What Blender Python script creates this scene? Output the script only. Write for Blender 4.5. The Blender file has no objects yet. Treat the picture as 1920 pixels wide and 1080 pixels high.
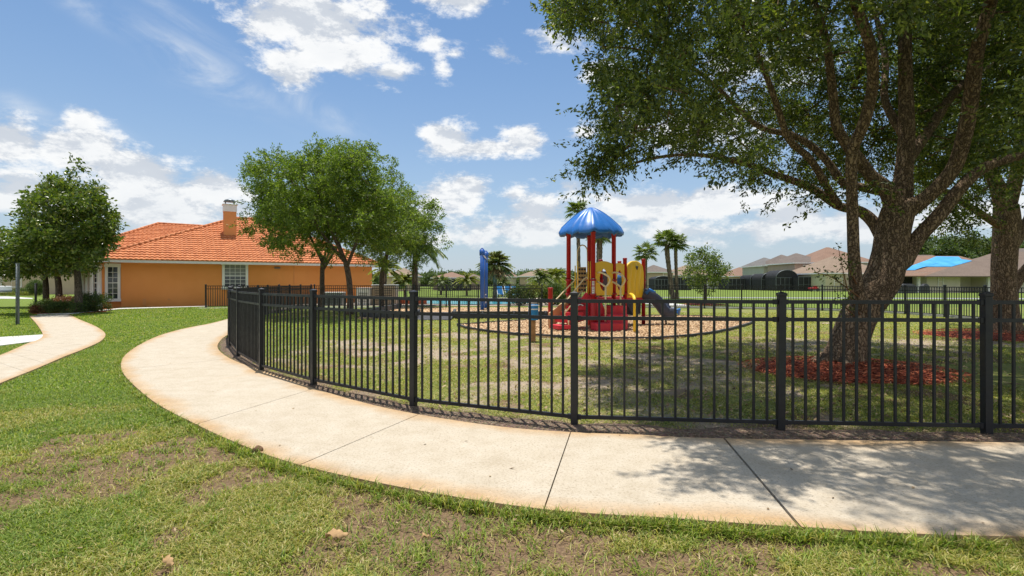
import bpy, math, random
import numpy as np
from mathutils import Vector, Matrix
R = math.radians
random.seed(7); rng = np.random.default_rng(7)
sc = bpy.context.scene
col = sc.collection

# ------------------------------------------------------------------ camera
EYE, F = 1.37, 980.0          # eye height, focal length in 1920-px units
cam_d = bpy.data.cameras.new('camera'); cam = bpy.data.objects.new('camera', cam_d); col.objects.link(cam)
cam.location = (0, 0, EYE); cam.rotation_euler = (R(90), 0, 0)
cam_d.sensor_width = 36; cam_d.lens = 36*F/1920; cam_d.shift_y = -10/1920
cam_d.clip_start = 0.05; cam_d.clip_end = 6000
sc.camera = cam
def G(px, py):                # ground point seen at a pixel of the photo
    Y = EYE*F/(py-530); return ((px-960)/F*Y, Y)
def P(px, py, Y):             # point at distance Y seen at a pixel
    return Vector(((px-960)/F*Y, Y, EYE+(530-py)/F*Y))

# ------------------------------------------------------------------ world
SUN_EL, SUN_AZ = 77.0, -16.0  # azimuth measured from +Y towards +X
w = bpy.data.worlds.new('World'); sc.world = w; w.use_nodes = True
nt = w.node_tree; N = nt.nodes; L = nt.links; N.clear()
wout = N.new('ShaderNodeOutputWorld'); bg = N.new('ShaderNodeBackground'); L.new(bg.outputs[0], wout.inputs[0])
bg.inputs['Strength'].default_value = 0.15
sky = N.new('ShaderNodeTexSky'); sky.sky_type = 'NISHITA'; sky.sun_disc = False
sky.sun_elevation = R(SUN_EL); sky.sun_rotation = R(SUN_AZ); sky.air_density = 1.0; sky.dust_density = 0.6; sky.ozone_density = 1.6
def M(op, a, b=None, c=None, clamp=False):
    n = N.new('ShaderNodeMath'); n.operation = op; n.use_clamp = clamp
    for i, v in enumerate((a, b, c)):
        if v is None: continue
        if isinstance(v, (int, float)): n.inputs[i].default_value = v
        else: L.new(v, n.inputs[i])
    return n.outputs[0]
def SS(x, a, b):
    n = N.new('ShaderNodeMapRange'); n.interpolation_type = 'SMOOTHSTEP'; L.new(x, n.inputs[0])
    n.inputs[1].default_value = a; n.inputs[2].default_value = b; return n.outputs[0]
tc = N.new('ShaderNodeTexCoord'); sp = N.new('ShaderNodeSeparateXYZ'); L.new(tc.outputs['Generated'], sp.inputs[0])
az = M('ARCTAN2', sp.outputs[0], sp.outputs[1])
el = M('ARCSINE', sp.outputs[2])
def cn(scale, detail, rough, off=(0, 0, 0), stretch=(1, 1, 2.0), dist=0.0):
    mp = N.new('ShaderNodeMapping'); L.new(tc.outputs['Generated'], mp.inputs[0])
    mp.inputs['Location'].default_value = off; mp.inputs['Scale'].default_value = stretch
    n = N.new('ShaderNodeTexNoise'); n.inputs['Scale'].default_value = scale; n.inputs['Detail'].default_value = detail
    n.inputs['Roughness'].default_value = rough; n.inputs['Distortion'].default_value = dist
    L.new(mp.outputs[0], n.inputs['Vector']); return n.outputs[0]
n1 = cn(9.5, 12, 0.68, dist=0.1); n1b = cn(9.5, 12, 0.68, off=(0.006, 0, -0.045), dist=0.15)
n2 = cn(2.3, 4, 0.5, off=(3, 1, 0))
CL = [ # px, py, rx, ry, amplitude : cumulus
 (610, 30, 165, 70, 1.25), (550, 128, 75, 40, 1.1), (650, 105, 120, 50, 1.2), (735, 135, 60, 28, 1.0), (500, 40, 60, 50, .7), (705, 10, 45, 26, .8), (870, -2, 85, 26, .85),
 (845, 262, 62, 42, 1.25), (905, 278, 105, 26, 1.2), (975, 262, 48, 26, 1.0),
 (10, 262, 105, 62, 1.05), (150, 235, 40, 32, .95), (150, 285, 120, 55, 1.2), (255, 318, 120, 52, 1.25), (400, 350, 75, 36, 1.05), (300, 385, 240, 62, 1.15), (60, 350, 170, 50, .8),
 (835, 375, 68, 48, 1.0), (880, 350, 50, 25, .9), (965, 365, 40, 26, .95), (1020, 385, 90, 45, 1.1), (1215, 385, 100, 42, 1.15), (1350, 385, 95, 40, 1.05), (1480, 395, 95, 40, .95),
 (1000, 430, 250, 28, .75), (1350, 432, 260, 28, .8), (1600, 420, 150, 38, .9), (1830, 400, 150, 50, .9), (1330, 250, 120, 60, .85), (1440, 120, 110, 60, .8), (1160, 235, 60, 40, .7), (1050, 65, 60, 26, .6), (1130, 140, 40, 18, .6),
 (800, 445, 200, 24, .6), (1095, 250, 30, 14, .8), (1330, 370, 60, 26, .9), (1240, 440, 50, 18, .9), (1060, 350, 50, 24, .9), (890, 448, 50, 18, .8), (1010, 455, 45, 14, .8), (1340, 455, 60, 16, .8), (1440, 440, 60, 18, .8), (790, 410, 50, 22, .8), (940, 95, 34, 22, .5), (855, 100, 24, 14, .5), (810, 85, 22, 12, .5), (830, 130, 20, 30, .42)]
tot = None
for (px, py, rx, ry, am) in CL:
    h = math.hypot(F, px-960)
    a0 = math.atan((px-960)/F); e0 = math.atan((530-py)/h); ra = rx*F/(h*h); re = ry/h*math.cos(e0)**2
    dx = M('MULTIPLY', M('SUBTRACT', az, a0), 1/ra); dy = M('MULTIPLY', M('SUBTRACT', el, e0), 1/re)
    dd = M('SQRT', M('ADD', M('MULTIPLY', dx, dx), M('MULTIPLY', dy, dy)))
    v = M('MULTIPLY_ADD', dd, -am, am)
    tot = v if tot is None else M('SMOOTH_MAX', tot, v, 0.25)
tot = M('MAXIMUM', tot, -0.7)
# bright unseen cloud cover added behind the camera to fill the shadows
behind = SS(M('MULTIPLY', sp.outputs[1], -1), -0.1, 0.4)
tot = M('MAXIMUM', tot, M('ADD', M('MULTIPLY', behind, M('MULTIPLY_ADD', n2, 3.0, -1.0)), M('MULTIPLY', M('SUBTRACT', behind, 1), 1.0)))
dens = M('ADD', tot, M('MULTIPLY_ADD', n1, 3.3, -1.62))
mask = M('POWER', SS(dens, -0.08, 0.62), 1.0)
# wisps
nw = cn(5.5, 6, 0.62, off=(1.2, 0.3, 0), stretch=(1, 1, 2.2), dist=0.8)
wis = None
for (px, py, rx, ry, sl, am) in [(360, 120, 120, 36, .33, 1.0), (230, 60, 260, 22, .42, .5), (610, 212, 75, 24, .35, .85), (45, 205, 85, 22, .4, .65), (340, 35, 160, 16, .45, .4), (450, 160, 120, 26, .35, .38), (190, 235, 60, 14, .3, .3)]:
    h = math.hypot(F, px-960)
    a0 = math.atan((px-960)/F); e0 = math.atan((530-py)/h); ra = rx*F/(h*h); re = ry/h
    ax = M('SUBTRACT', az, a0); ey = M('SUBTRACT', el, e0)
    ey = M('ADD', ey, M('MULTIPLY', ax, sl))
    dx = M('MULTIPLY', ax, 1/ra); dy = M('MULTIPLY', ey, 1/re)
    dd = M('ADD', M('MULTIPLY', dx, dx), M('MULTIPLY', dy, dy))
    v = M('MULTIPLY', M('POWER', 2.718, M('MULTIPLY', dd, -1.3)), am)
    wis = v if wis is None else M('MAXIMUM', wis, v)
wisp = M('MULTIPLY', wis, SS(nw, 0.33, 0.66))
hz = M('MULTIPLY', M('POWER', 2.718, M('MULTIPLY', M('ABSOLUTE', el), -4.6)), 0.97)
shade = SS(M('SUBTRACT', n1, n1b), -0.085, 0.075)
thick = SS(dens, 0.15, 1.5)
def mixc(f, a, b):
    n = N.new('ShaderNodeMix'); n.data_type = 'RGBA'
    if isinstance(f, (int, float)): n.inputs[0].default_value = f
    else: L.new(f, n.inputs[0])
    for i, v in ((6, a), (7, b)):
        if isinstance(v, tuple): n.inputs[i].default_value = (*v, 1)
        else: L.new(v, n.inputs[i])
    return n.outputs[2]
tint = N.new('ShaderNodeMix'); tint.data_type = 'RGBA'; tint.blend_type = 'MULTIPLY'; tint.inputs[0].default_value = 1
L.new(sky.outputs[0], tint.inputs[6]); tint.inputs[7].default_value = (0.345, 0.49, 0.585, 1)
hazec = (2.5, 2.78, 3.12)
base = mixc(hz, tint.outputs[2], hazec)
base = mixc(wisp, base, (3.4, 3.65, 3.95))
cd = mixc(shade, (2.75, 2.95, 3.25), (4.55, 4.55, 4.5))
cd = mixc(M('MULTIPLY', thick, 0.35), cd, (3.3, 3.5, 3.75))
cd = mixc(M('MULTIPLY', SS(el, 0.20, 0.02), 0.6), cd, (3.3, 3.5, 3.7))
skyc = mixc(M('MULTIPLY', mask, 0.96), base, cd)
L.new(skyc, bg.inputs['Color'])

sun_d = bpy.data.lights.new('sun', 'SUN'); sun = bpy.data.objects.new('sun', sun_d); col.objects.link(sun)
sun_d.energy = 3.7; sun_d.angle = R(0.55); sun_d.color = (1.0, 0.955, 0.89)
sd = Vector((math.sin(R(SUN_AZ))*math.cos(R(SUN_EL)), math.cos(R(SUN_AZ))*math.cos(R(SUN_EL)), math.sin(R(SUN_EL))))
sun.rotation_euler = sd.to_track_quat('Z', 'Y').to_euler()
sc.view_settings.view_transform = 'Standard'; sc.view_settings.look = 'None'; sc.view_settings.gamma = 1; sc.view_settings.exposure = 0.6
sc.view_settings.use_curve_mapping = False
sc.cycles.max_bounces = 6; sc.cycles.diffuse_bounces = 3; sc.cycles.glossy_bounces = 2; sc.cycles.transmission_bounces = 4; sc.cycles.transparent_max_bounces = 6

# ------------------------------------------------------------------ noise in numpy
_tab = np.random.default_rng(99).random((256, 256))
def vnoise(x, y):
    x = np.asarray(x, float); y = np.asarray(y, float)
    xi = np.floor(x).astype(int); yi = np.floor(y).astype(int); fx = x-xi; fy = y-yi
    fx = fx*fx*(3-2*fx); fy = fy*fy*(3-2*fy)
    g = lambda a, b: _tab[a % 256, b % 256]
    return (g(xi, yi)*(1-fx)+g(xi+1, yi)*fx)*(1-fy)+(g(xi, yi+1)*(1-fx)+g(xi+1, yi+1)*fx)*fy
def fbm(x, y, s, o=4, seed=0):
    t = 0; a = 1; n = 0
    for k in range(o):
        t = t+a*vnoise(x*s+seed*17.3+k*31.7, y*s+seed*9.1+k*11.9); n += a; a *= .55; s *= 2.03
    return t/n
def sstep(a, b, x):
    t = np.clip((np.asarray(x, float)-a)/(b-a), 0, 1); return t*t*(3-2*t)
def inpoly(x, y, poly):
    x = np.asarray(x); y = np.asarray(y); ins = np.zeros(x.shape, bool); n = len(poly)
    for i in range(n):
        x1, y1 = poly[i]; x2, y2 = poly[(i+1) % n]
        if y1 == y2: continue
        c = ((y1 > y) != (y2 > y)) & (x < (x2-x1)*(y-y1)/(y2-y1)+x1); ins ^= c
    return ins

# ------------------------------------------------------------------ mesh helpers
def tag(o, label=None, cat=None, group=None, kind=None):
    if label: o['label'] = label
    if cat: o['category'] = cat
    if group: o['group'] = group
    if kind: o['kind'] = kind
    return o
def empty(name, loc, rz=0, label=None, cat=None, group=None):
    o = bpy.data.objects.new(name, None); col.objects.link(o); o.location = loc; o.rotation_euler = (0, 0, rz)
    o.empty_display_size = .2
    return tag(o, label, cat, group)
class MB:
    def __init__(s): s.v = []; s.f = []; s.sm = []
    def add(s, vs, fs, smooth=False):
        k = len(s.v); s.v += [tuple(v) for v in vs]; s.f += [tuple(i+k for i in f) for f in fs]; s.sm += [smooth]*len(fs); return s
    def box(s, c, d, rz=0, ax=None):
        x, y, z = d[0]/2, d[1]/2, d[2]/2
        vs = [Vector((a*x, b*y, e*z)) for e in (-1, 1) for b in (-1, 1) for a in (-1, 1)]
        m = ax if ax is not None else Matrix.Rotation(rz, 3, 'Z')
        return s.add([m @ v+Vector(c) for v in vs], [(0, 2, 3, 1), (4, 5, 7, 6), (0, 1, 5, 4), (2, 6, 7, 3), (0, 4, 6, 2), (1, 3, 7, 5)])
    def bar(s, a, b, wd, ht):     # rectangular bar from a to b
        a = Vector(a); b = Vector(b); d = b-a; q = d.to_track_quat('X', 'Z').to_matrix()
        return s.box((a+b)/2, (d.length, wd, ht), ax=q)
    def tube(s, pts, rad, n=8, caps=True, smooth=True, closed=False):
        pts = [Vector(p) for p in pts]; k = len(pts)
        if isinstance(rad, (int, float)): rad = [rad]*k
        vs = []; fs = []; up = None
        for i, p in enumerate(pts):
            if closed: t = pts[(i+1) % k]-pts[i-1]
            else: t = pts[min(i+1, k-1)]-pts[max(i-1, 0)]
            if t.length < 1e-9: t = Vector((0, 0, 1))
            t.normalize()
            if up is None: up = t.orthogonal().normalized()
            up = (up-t*up.dot(t))
            if up.length < 1e-6: up = t.orthogonal()
            up.normalize(); sd_ = t.cross(up)
            for j in range(n):
                a = 2*math.pi*j/n; vs.append(p+(up*math.cos(a)+sd_*math.sin(a))*rad[i])
        rr = k if closed else k-1
        for i in range(rr):
            for j in range(n):
                i2 = (i+1) % k
                fs.append((i*n+j, i*n+(j+1) % n, i2*n+(j+1) % n, i2*n+j))
        s.add(vs, fs, smooth)
        if caps and not closed:
            b = len(s.v)-len(vs)
            s.f += [tuple(b+j for j in reversed(range(n))), tuple(b+(k-1)*n+j for j in range(n))]; s.sm += [False, False]
        return s
    def lathe(s, prof, c, n=24, smooth=True):
        vs = []; fs = []
        for (r, z) in prof:
            for j in range(n):
                a = 2*math.pi*j/n; vs.append((c[0]+r*math.cos(a), c[1]+r*math.sin(a), c[2]+z))
        for i in range(len(prof)-1):
            for j in range(n): fs.append((i*n+j, i*n+(j+1) % n, (i+1)*n+(j+1) % n, (i+1)*n+j))
        s.add(vs, fs, smooth); b = len(s.v)-len(vs)
        s.f += [tuple(b+j for j in reversed(range(n))), tuple(b+(len(prof)-1)*n+j for j in range(n))]; s.sm += [False, False]; return s
    def prism(s, poly, z0, z1):
        n = len(poly); vs = [(x, y, z0) for x, y in poly]+[(x, y, z1) for x, y in poly]
        return s.add(vs, [tuple(reversed(range(n))), tuple(range(n, 2*n))]+[(i, (i+1) % n, n+(i+1) % n, n+i) for i in range(n)])
    def slab(s, prof, origin, ux, uz, th):   # extruded outline in plane (ux,uz), thickness th along normal
        ux = Vector(ux); uz = Vector(uz); nn = ux.cross(uz).normalized()*th; o = Vector(origin); n = len(prof)
        vs = [o+ux*a+uz*b for a, b in prof]; vs += [v+nn for v in vs]
        return s.add(vs, [tuple(reversed(range(n))), tuple(range(n, 2*n))]+[(i, (i+1) % n, n+(i+1) % n, n+i) for i in range(n)])
    def build(s, name, mat, parent=None, bevel=0, loc=None):
        me = bpy.data.meshes.new(name); me.from_pydata(s.v, [], s.f)
        me.polygons.foreach_set('use_smooth', s.sm); me.update()
        o = bpy.data.objects.new(name, me); col.objects.link(o)
        if mat: me.materials.append(mat)
        if parent: o.parent = parent
        if loc: o.location = loc
        if bevel:
            m = o.modifiers.new('b', 'BEVEL'); m.width = bevel; m.segments = 2; m.limit_method = 'ANGLE'; m.angle_limit = R(40)
        return o
def npmesh(name, V, Fc, mat, parent=None, attrs=None, smooth=False):
    me = bpy.data.meshes.new(name); nv = len(V); nf = len(Fc); k = Fc.shape[1]
    me.vertices.add(nv); me.vertices.foreach_set('co', np.ascontiguousarray(V, dtype=np.float32).ravel())
    me.loops.add(nf*k); me.loops.foreach_set('vertex_index', np.ascontiguousarray(Fc, dtype=np.int32).ravel())
    me.polygons.add(nf); me.polygons.foreach_set('loop_start', np.arange(0, nf*k, k, dtype=np.int32))
    me.polygons.foreach_set('use_smooth', np.full(nf, bool(smooth)))
    me.update(calc_edges=True)
    for an, av in (attrs or {}).items():
        a = me.attributes.new(an, 'FLOAT', 'POINT'); a.data.foreach_set('value', np.ascontiguousarray(av, dtype=np.float32))
    o = bpy.data.objects.new(name, me); col.objects.link(o); me.materials.append(mat)
    if parent: o.parent = parent
    return o
def copy_tree(o, parent=None):
    c = o.copy(); col.objects.link(c)
    if parent: c.parent = parent
    for ch in [x for x in col.objects if x.parent == o]: copy_tree(ch, c)
    return c

# ------------------------------------------------------------------ materials
class NT:
    def __init__(s, name):
        s.m = bpy.data.materials.new(name); s.m.use_nodes = True; s.t = s.m.node_tree; s.n = s.t.nodes; s.l = s.t.links; s.n.clear()
        s.out = s.n.new('ShaderNodeOutputMaterial'); s.b = s.n.new('ShaderNodeBsdfPrincipled'); s.l.new(s.b.outputs[0], s.out.inputs[0])
        s.tc = None
    def coord(s, kind='Object', scale=(1, 1, 1), rot=(0, 0, 0)):
        if s.tc is None: s.tc = s.n.new('ShaderNodeTexCoord')
        mp = s.n.new('ShaderNodeMapping'); s.l.new(s.tc.outputs[kind], mp.inputs[0]); mp.inputs['Scale'].default_value = scale; mp.inputs['Rotation'].default_value = rot
        return mp.outputs[0]
    def noise(s, scale, detail=4, rough=.55, vec=None, dist=0):
        n = s.n.new('ShaderNodeTexNoise'); n.inputs['Scale'].default_value = scale; n.inputs['Detail'].default_value = detail
        n.inputs['Roughness'].default_value = rough; n.inputs['Distortion'].default_value = dist
        s.l.new(vec if vec is not None else s.coord(), n.inputs['Vector']); return n.outputs[0]
    def vor(s, scale, vec=None, feat='F1', out=0):
        n = s.n.new('ShaderNodeTexVoronoi'); n.inputs['Scale'].default_value = scale; n.feature = feat
        s.l.new(vec if vec is not None else s.coord(), n.inputs['Vector']); return n.outputs[out]
    def ramp(s, x, stops):
        n = s.n.new('ShaderNodeValToRGB'); s.l.new(x, n.inputs[0]); e = n.color_ramp.elements
        while len(e) < len(stops): e.new(.5)
        for i, (p, c) in enumerate(stops):
            e[i].position = p; e[i].color = (*c, 1) if isinstance(c, tuple) else (c, c, c, 1)
        return n.outputs[0]
    def mix(s, f, a, b, mode='MIX'):
        n = s.n.new('ShaderNodeMix'); n.data_type = 'RGBA'; n.blend_type = mode
        for i, v in ((0, f), (6, a), (7, b)):
            if isinstance(v, tuple): n.inputs[i].default_value = (*v, 1)
            elif isinstance(v, (int, float)): n.inputs[i].default_value = v
            else: s.l.new(v, n.inputs[i])
        return n.outputs[2]
    def math(s, op, a, b=0.0):
        n = s.n.new('ShaderNodeMath'); n.operation = op
        for i, v in enumerate((a, b)):
            if isinstance(v, (int, float)): n.inputs[i].default_value = v
            else: s.l.new(v, n.inputs[i])
        return n.outputs[0]
    def attr(s, name):
        n = s.n.new('ShaderNodeAttribute'); n.attribute_name = name; return n.outputs['Fac']
    def rnd(s):
        n = s.n.new('ShaderNodeNewGeometry'); return n.outputs['Random Per Island']
    def bump(s, h, strength=.5, dist=.02):
        n = s.n.new('ShaderNodeBump'); n.inputs['Strength'].default_value = strength; n.inputs['Distance'].default_value = dist
        s.l.new(h, n.inputs['Height']); s.l.new(n.outputs[0], s.b.inputs['Normal']); return n.outputs[0]
    def set(s, color=None, rough=None, spec=None, metal=None):
        for k, v in (('Base Color', color), ('Roughness', rough), ('Specular IOR Level', spec), ('Metallic', metal)):
            if v is None: continue
            if isinstance(v, tuple): s.b.inputs[k].default_value = (*v, 1)
            elif isinstance(v, (int, float)): s.b.inputs[k].default_value = v
            else: s.l.new(v, s.b.inputs[k])
        return s
def simple(name, c, rough=.6, var=.12, scale=3, spec=.4, metal=0, bump=0):
    t = NT(name); a = tuple(max(0, x*(1-var)) for x in c); b = tuple(min(1, x*(1+var)) for x in c)
    n = t.noise(scale, 5, .6); t.set(t.ramp(n, [(.3, a), (.7, b)]), rough, spec, metal)
    if bump: t.bump(t.noise(scale*12, 3), bump, .01)
    return t.m
def leafmat(name, dark, mid, light, trans=.3, rough=.42, tip=None):
    t = NT(name); r = t.rnd(); c = t.ramp(r, [(0, dark), (.5, mid), (.93, light), (1.0, tip or light)])
    n = t.noise(.9, 3, .5); c = t.mix(t.math('MULTIPLY', n, .5), c, t.mix(1.0, c, (1.35, 1.25, .9), 'MULTIPLY'))
    t.set(c, rough, .45)
    tr = t.n.new('ShaderNodeBsdfTranslucent'); t.l.new(t.mix(1.0, c, (1.5, 1.7, .6), 'MULTIPLY'), tr.inputs[0])
    mx = t.n.new('ShaderNodeMixShader'); mx.inputs[0].default_value = trans
    t.l.new(t.b.outputs[0], mx.inputs[1]); t.l.new(tr.outputs[0], mx.inputs[2]); t.l.new(mx.outputs[0], t.out.inputs[0])
    return t.m
mt = {}
# lawn / dirt, driven by what grows where
t = NT('ground_mat'); soil = t.attr('soil'); dry = t.attr('dry'); sand = t.attr('sand')
nf = t.noise(38, 5, .7); nm = t.noise(7, 5, .65); nb = t.noise(.35, 4, .55); nl = t.noise(.03, 3, .5)
g = t.ramp(nf, [(.28, (.060, .095, .014)), (.5, (.135, .205, .028)), (.72, (.23, .31, .055))])
g = t.mix(t.math('MULTIPLY', nb, .45), g, (.16, .20, .045))
yl = t.ramp(nf, [(.25, (.12, .115, .03)), (.5, (.27, .255, .075)), (.75, (.44, .39, .15))])
c = t.mix(t.math('MULTIPLY', dry, t.ramp(nm, [(.3, .35), (.65, 1.0)])), g, yl)
so = t.ramp(t.noise(60, 4, .7), [(.25, (.07, .040, .020)), (.5, (.185, .112, .058)), (.78, (.40, .275, .155))])
so = t.mix(sand, so, t.ramp(nf, [(.25, (.30, .235, .165)), (.55, (.46, .37, .27)), (.8, (.56, .47, .36))]))
sm_ = t.math('ADD', soil, t.math('MULTIPLY', t.math('SUBTRACT', t.noise(16, 5, .75), .5), 1.3))
c = t.mix(t.ramp(sm_, [(.36, 0.), (.62, 1.)]), c, so)
t.set(c, .95, .15); t.bump(t.math('ADD', t.noise(30, 5, .75), t.math('MULTIPLY', nm, 1.5)), .9, .03); mt['ground'] = t.m
# concrete path
t = NT('concrete_mat'); e = t.attr('edge')
n = t.noise(1.1, 5, .6); fine = t.noise(55, 4, .75); med = t.noise(5, 6, .7)
gr_ = t.noise(2.2, 6, .72); c = t.ramp(t.math('ADD', t.math('MULTIPLY', med, .6), t.math('MULTIPLY', gr_, .4)), [(.3, (.43, .36, .26)), (.5, (.51, .44, .335)), (.72, (.57, .505, .405))])
st = t.math('MULTIPLY', t.ramp(t.math('ADD', e, t.math('MULTIPLY', t.math('SUBTRACT', n, .5), 2.0)), [(.25, 0.), (.95, 1.)]), .85)
c = t.mix(st, c, t.ramp(med, [(.3, (.40, .235, .10)), (.7, (.54, .36, .18))]))
c = t.mix(t.ramp(fine, [(.36, .75), (.47, 0.)]), c, (.30, .235, .165)); c = t.mix(t.ramp(fine, [(.60, 0.), (.72, .5)]), c, (.72, .66, .56))
c = t.mix(t.ramp(t.noise(.7, 6, .7), [(.55, 0.), (.8, .22)]), c, (.38, .31, .24))
t.set(c, .9, .2); t.bump(t.math('ADD', fine, t.math('MULTIPLY', t.noise(140, 3, .8), .7)), .7, .006); mt['concrete'] = t.m
mt['white_concrete'] = simple('white_concrete_mat', (.62, .60, .56), .85, .1, 4, .2, bump=.2)
mt['deck_concrete'] = simple('deck_concrete_mat', (.46, .38, .30), .85, .12, 4, .2, bump=.2)
mt['road'] = simple('asphalt_mat', (.30, .30, .30), .9, .12, 8, .2, bump=.3)
t = NT('mulch_mat'); v = t.vor(55, t.coord('Object', (1, 2.2, 1), (0, 0, .5)), out=1); n = t.noise(30, 5, .75)
c = t.ramp(n, [(.25, (.085, .060, .042)), (.5, (.23, .165, .12)), (.72, (.44, .34, .25))]); c = t.mix(.25, c, v, 'SOFT_LIGHT')
t.set(c, .95, .1); t.bump(t.noise(45, 5, .8), 1, .03); mt['mulch'] = t.m
def chipmat(name, a, b, c_, sc_=20, holes=.14):
    t = NT(name); v = t.n.new('ShaderNodeTexVoronoi'); v.inputs['Scale'].default_value = sc_; t.l.new(t.coord('Object', (1, 1.7, 1)), v.inputs['Vector'])
    s_ = t.n.new('ShaderNodeSeparateColor'); t.l.new(v.outputs[1], s_.inputs[0])
    c = t.ramp(s_.outputs[0], [(0, a), (holes, a), (holes+.05, b), (.8, c_), (1, tuple(min(1, x*1.2) for x in c_))])
    c = t.mix(t.ramp(t.noise(.6, 4, .6), [(.35, 0.), (.7, .35)]), c, tuple(x*.8 for x in b))
    t.set(c, .9, .15); t.bump(v.outputs[0], 1, .03); return t.m
mt['chips'] = chipmat('wood_chip_mat', (.09, .05, .028), (.50, .32, .165), (.72, .51, .31))
mt['red_mulch'] = chipmat('red_mulch_mat', (.05, .012, .008), (.26, .050, .022), (.44, .11, .05), 26, .3)
# painted metals and plastics
def paint(name, c, rough=.35, fade=.1):
    t = NT(name); n = t.noise(2.2, 5, .6); n2_ = t.noise(40, 4, .7)
    cc = t.mix(t.ramp(n, [(.3, 0.), (.75, fade*3)]), c, tuple(min(1, x*.75+.08) for x in c))
    cc = t.mix(t.ramp(n2_, [(.62, 0.), (.75, .25)]), cc, tuple(x*.7+.03 for x in c))
    t.set(cc, t.ramp(n, [(.3, rough), (.7, min(1, rough+.2))]), .5); return t.m
t = NT('black_metal_mat'); n = t.noise(6, 5, .65); c = t.ramp(n, [(.3, (.006, .006, .008)), (.6, (.011, .012, .015)), (.85, (.035, .034, .032))])
t.set(c, t.ramp(t.noise(9, 4), [(.3, .38), (.7, .62)]), .5); mt['black'] = t.m
mt['red'] = paint('red_paint', (.40, .010, .014), .38, .05); mt['redpl'] = paint('red_plastic', (.62, .018, .040), .42)
mt['blue'] = paint('blue_paint', (.012, .10, .42), .35, .05); mt['bluepl'] = paint('blue_plastic', (.018, .16, .52), .30, .08)
mt['bluebox'] = paint('blue_box_paint', (.01, .20, .47), .35)
mt['yellow'] = paint('yellow_plastic', (.93, .58, .02), .38, .04); mt['cream'] = paint('cream_paint', (.80, .66, .36), .4, .05)
mt['tan'] = paint('tan_plastic', (.60, .40, .17), .5); mt['navy'] = paint('navy_plastic', (.045, .055, .095), .4)
mt['blackpl'] = paint('black_plastic', (.02, .021, .024), .5, .25)
mt['white'] = simple('white_paint', (.78, .77, .74), .5, .05, 3); mt['sticker'] = simple('sticker_mat', (.75, .74, .76), .5, .1, 20)
t = NT('orange_stucco'); n = t.noise(.5, 4, .6); sk_ = t.noise(2.5, 5, .7, t.coord('Object', (1, 1, .12)))
c = t.ramp(n, [(.3, (.78, .295, .085)), (.7, (.86, .345, .11))]); c = t.mix(t.ramp(sk_, [(.50, 0.), (.75, .25)]), c, (.68, .28, .10)); t.set(c, .9, .15); t.bump(t.noise(30, 4, .7), .35, .01); mt['orange'] = t.m
mt['orange2'] = simple('chimney_stucco', (.74, .31, .115), .9, .06, 1.2, .15, bump=.25)
t = NT('roof_tile_mat'); r2 = t.noise(.7, 4, .6); vv_ = t.n.new('ShaderNodeTexVoronoi'); vv_.inputs['Scale'].default_value = 3.3; t.l.new(t.coord('Object', (1, 1, 1.8)), vv_.inputs['Vector']); sv = t.n.new('ShaderNodeSeparateColor'); t.l.new(vv_.outputs[1], sv.inputs[0])
r = t.math('ADD', t.math('MULTIPLY', sv.outputs[0], .22), t.math('MULTIPLY', t.noise(14, 3, .8), .8))
c = t.ramp(r, [(.22, (.28, .085, .035)), (.42, (.48, .160, .058)), (.62, (.60, .22, .085)), (.85, (.72, .34, .16))]); c = t.mix(t.ramp(r2, [(.5, 0.), (.8, .3)]), c, (.32, .09, .03))
t.set(c, .75, .25); mt['tile'] = t.m
t = NT('window_glass'); t.set(t.ramp(t.noise(1.5, 2), [(.3, (.02, .026, .032)), (.7, (.06, .07, .075))]), .08, .8); mt['glass'] = t.m
mt['blind'] = simple('window_blind', (.30, .31, .30), .7, .1, 2)
mt['darkglass'] = simple('dark_glass', (.025, .028, .03), .2, .2, 2, .6)  # plain dark tint for far windows, patio doors and truck glass
mt['screen'] = simple('pool_screen_mesh', (.035, .036, .038), .8, .3, 3, .1)
def barkmat(name, a, b, sc_=9, st=1.0, tint=(.58, .46, .33)):
    t = NT(name); v = t.coord('Object', (1, 1, .16)); n = t.noise(sc_, 7, .78, v, 1.1); wv_ = t.n.new('ShaderNodeVectorMath'); wv_.operation = 'ADD'; nn_ = t.n.new('ShaderNodeTexNoise'); nn_.inputs['Scale'].default_value = 9; nn_.inputs['Detail'].default_value = 4; t.l.new(t.coord(), nn_.inputs['Vector'])
    sc2 = t.n.new('ShaderNodeVectorMath'); sc2.operation = 'SCALE'; sc2.inputs[3].default_value = .16; t.l.new(nn_.outputs[1], sc2.inputs[0]); t.l.new(v, wv_.inputs[0]); t.l.new(sc2.outputs[0], wv_.inputs[1])
    vo = t.vor(sc_*.9, wv_.outputs[0], 'DISTANCE_TO_EDGE')
    c = t.ramp(n, [(.3, a), (.62, b), (.85, tint)]); c = t.mix(t.ramp(vo, [(0., .85), (.16, 0.)]), c, tuple(x*.4 for x in a))
    t.set(c, .95, .15); h = t.math('ADD', t.math('MULTIPLY', t.ramp(vo, [(0., 0.), (.2, 1.)]), 1.0), n); t.bump(h, st, .035); return t.m
mt['oakbark'] = barkmat('oak_bark', (.21, .14, .088), (.47, .335, .22), 24, 1.0)
mt['bark'] = barkmat('tree_bark', (.12, .09, .066), (.26, .20, .155), 22, .8)
mt['palmbark'] = barkmat('palm_bark', (.12, .09, .065), (.28, .22, .165), 7, .9)
mt['oakleaf'] = leafmat('oak_leaf', (.030, .048, .012), (.076, .108, .022), (.20, .235, .055), .36, .45, (.20, .19, .05))
mt['leaf'] = leafmat('young_oak_leaf', (.050, .090, .014), (.110, .165, .026), (.24, .30, .055), .40, .48)
mt['magleaf'] = leafmat('magnolia_leaf', (.045, .078, .016), (.105, .155, .028), (.23, .27, .065), .28, .32, (.30, .26, .10))
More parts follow.
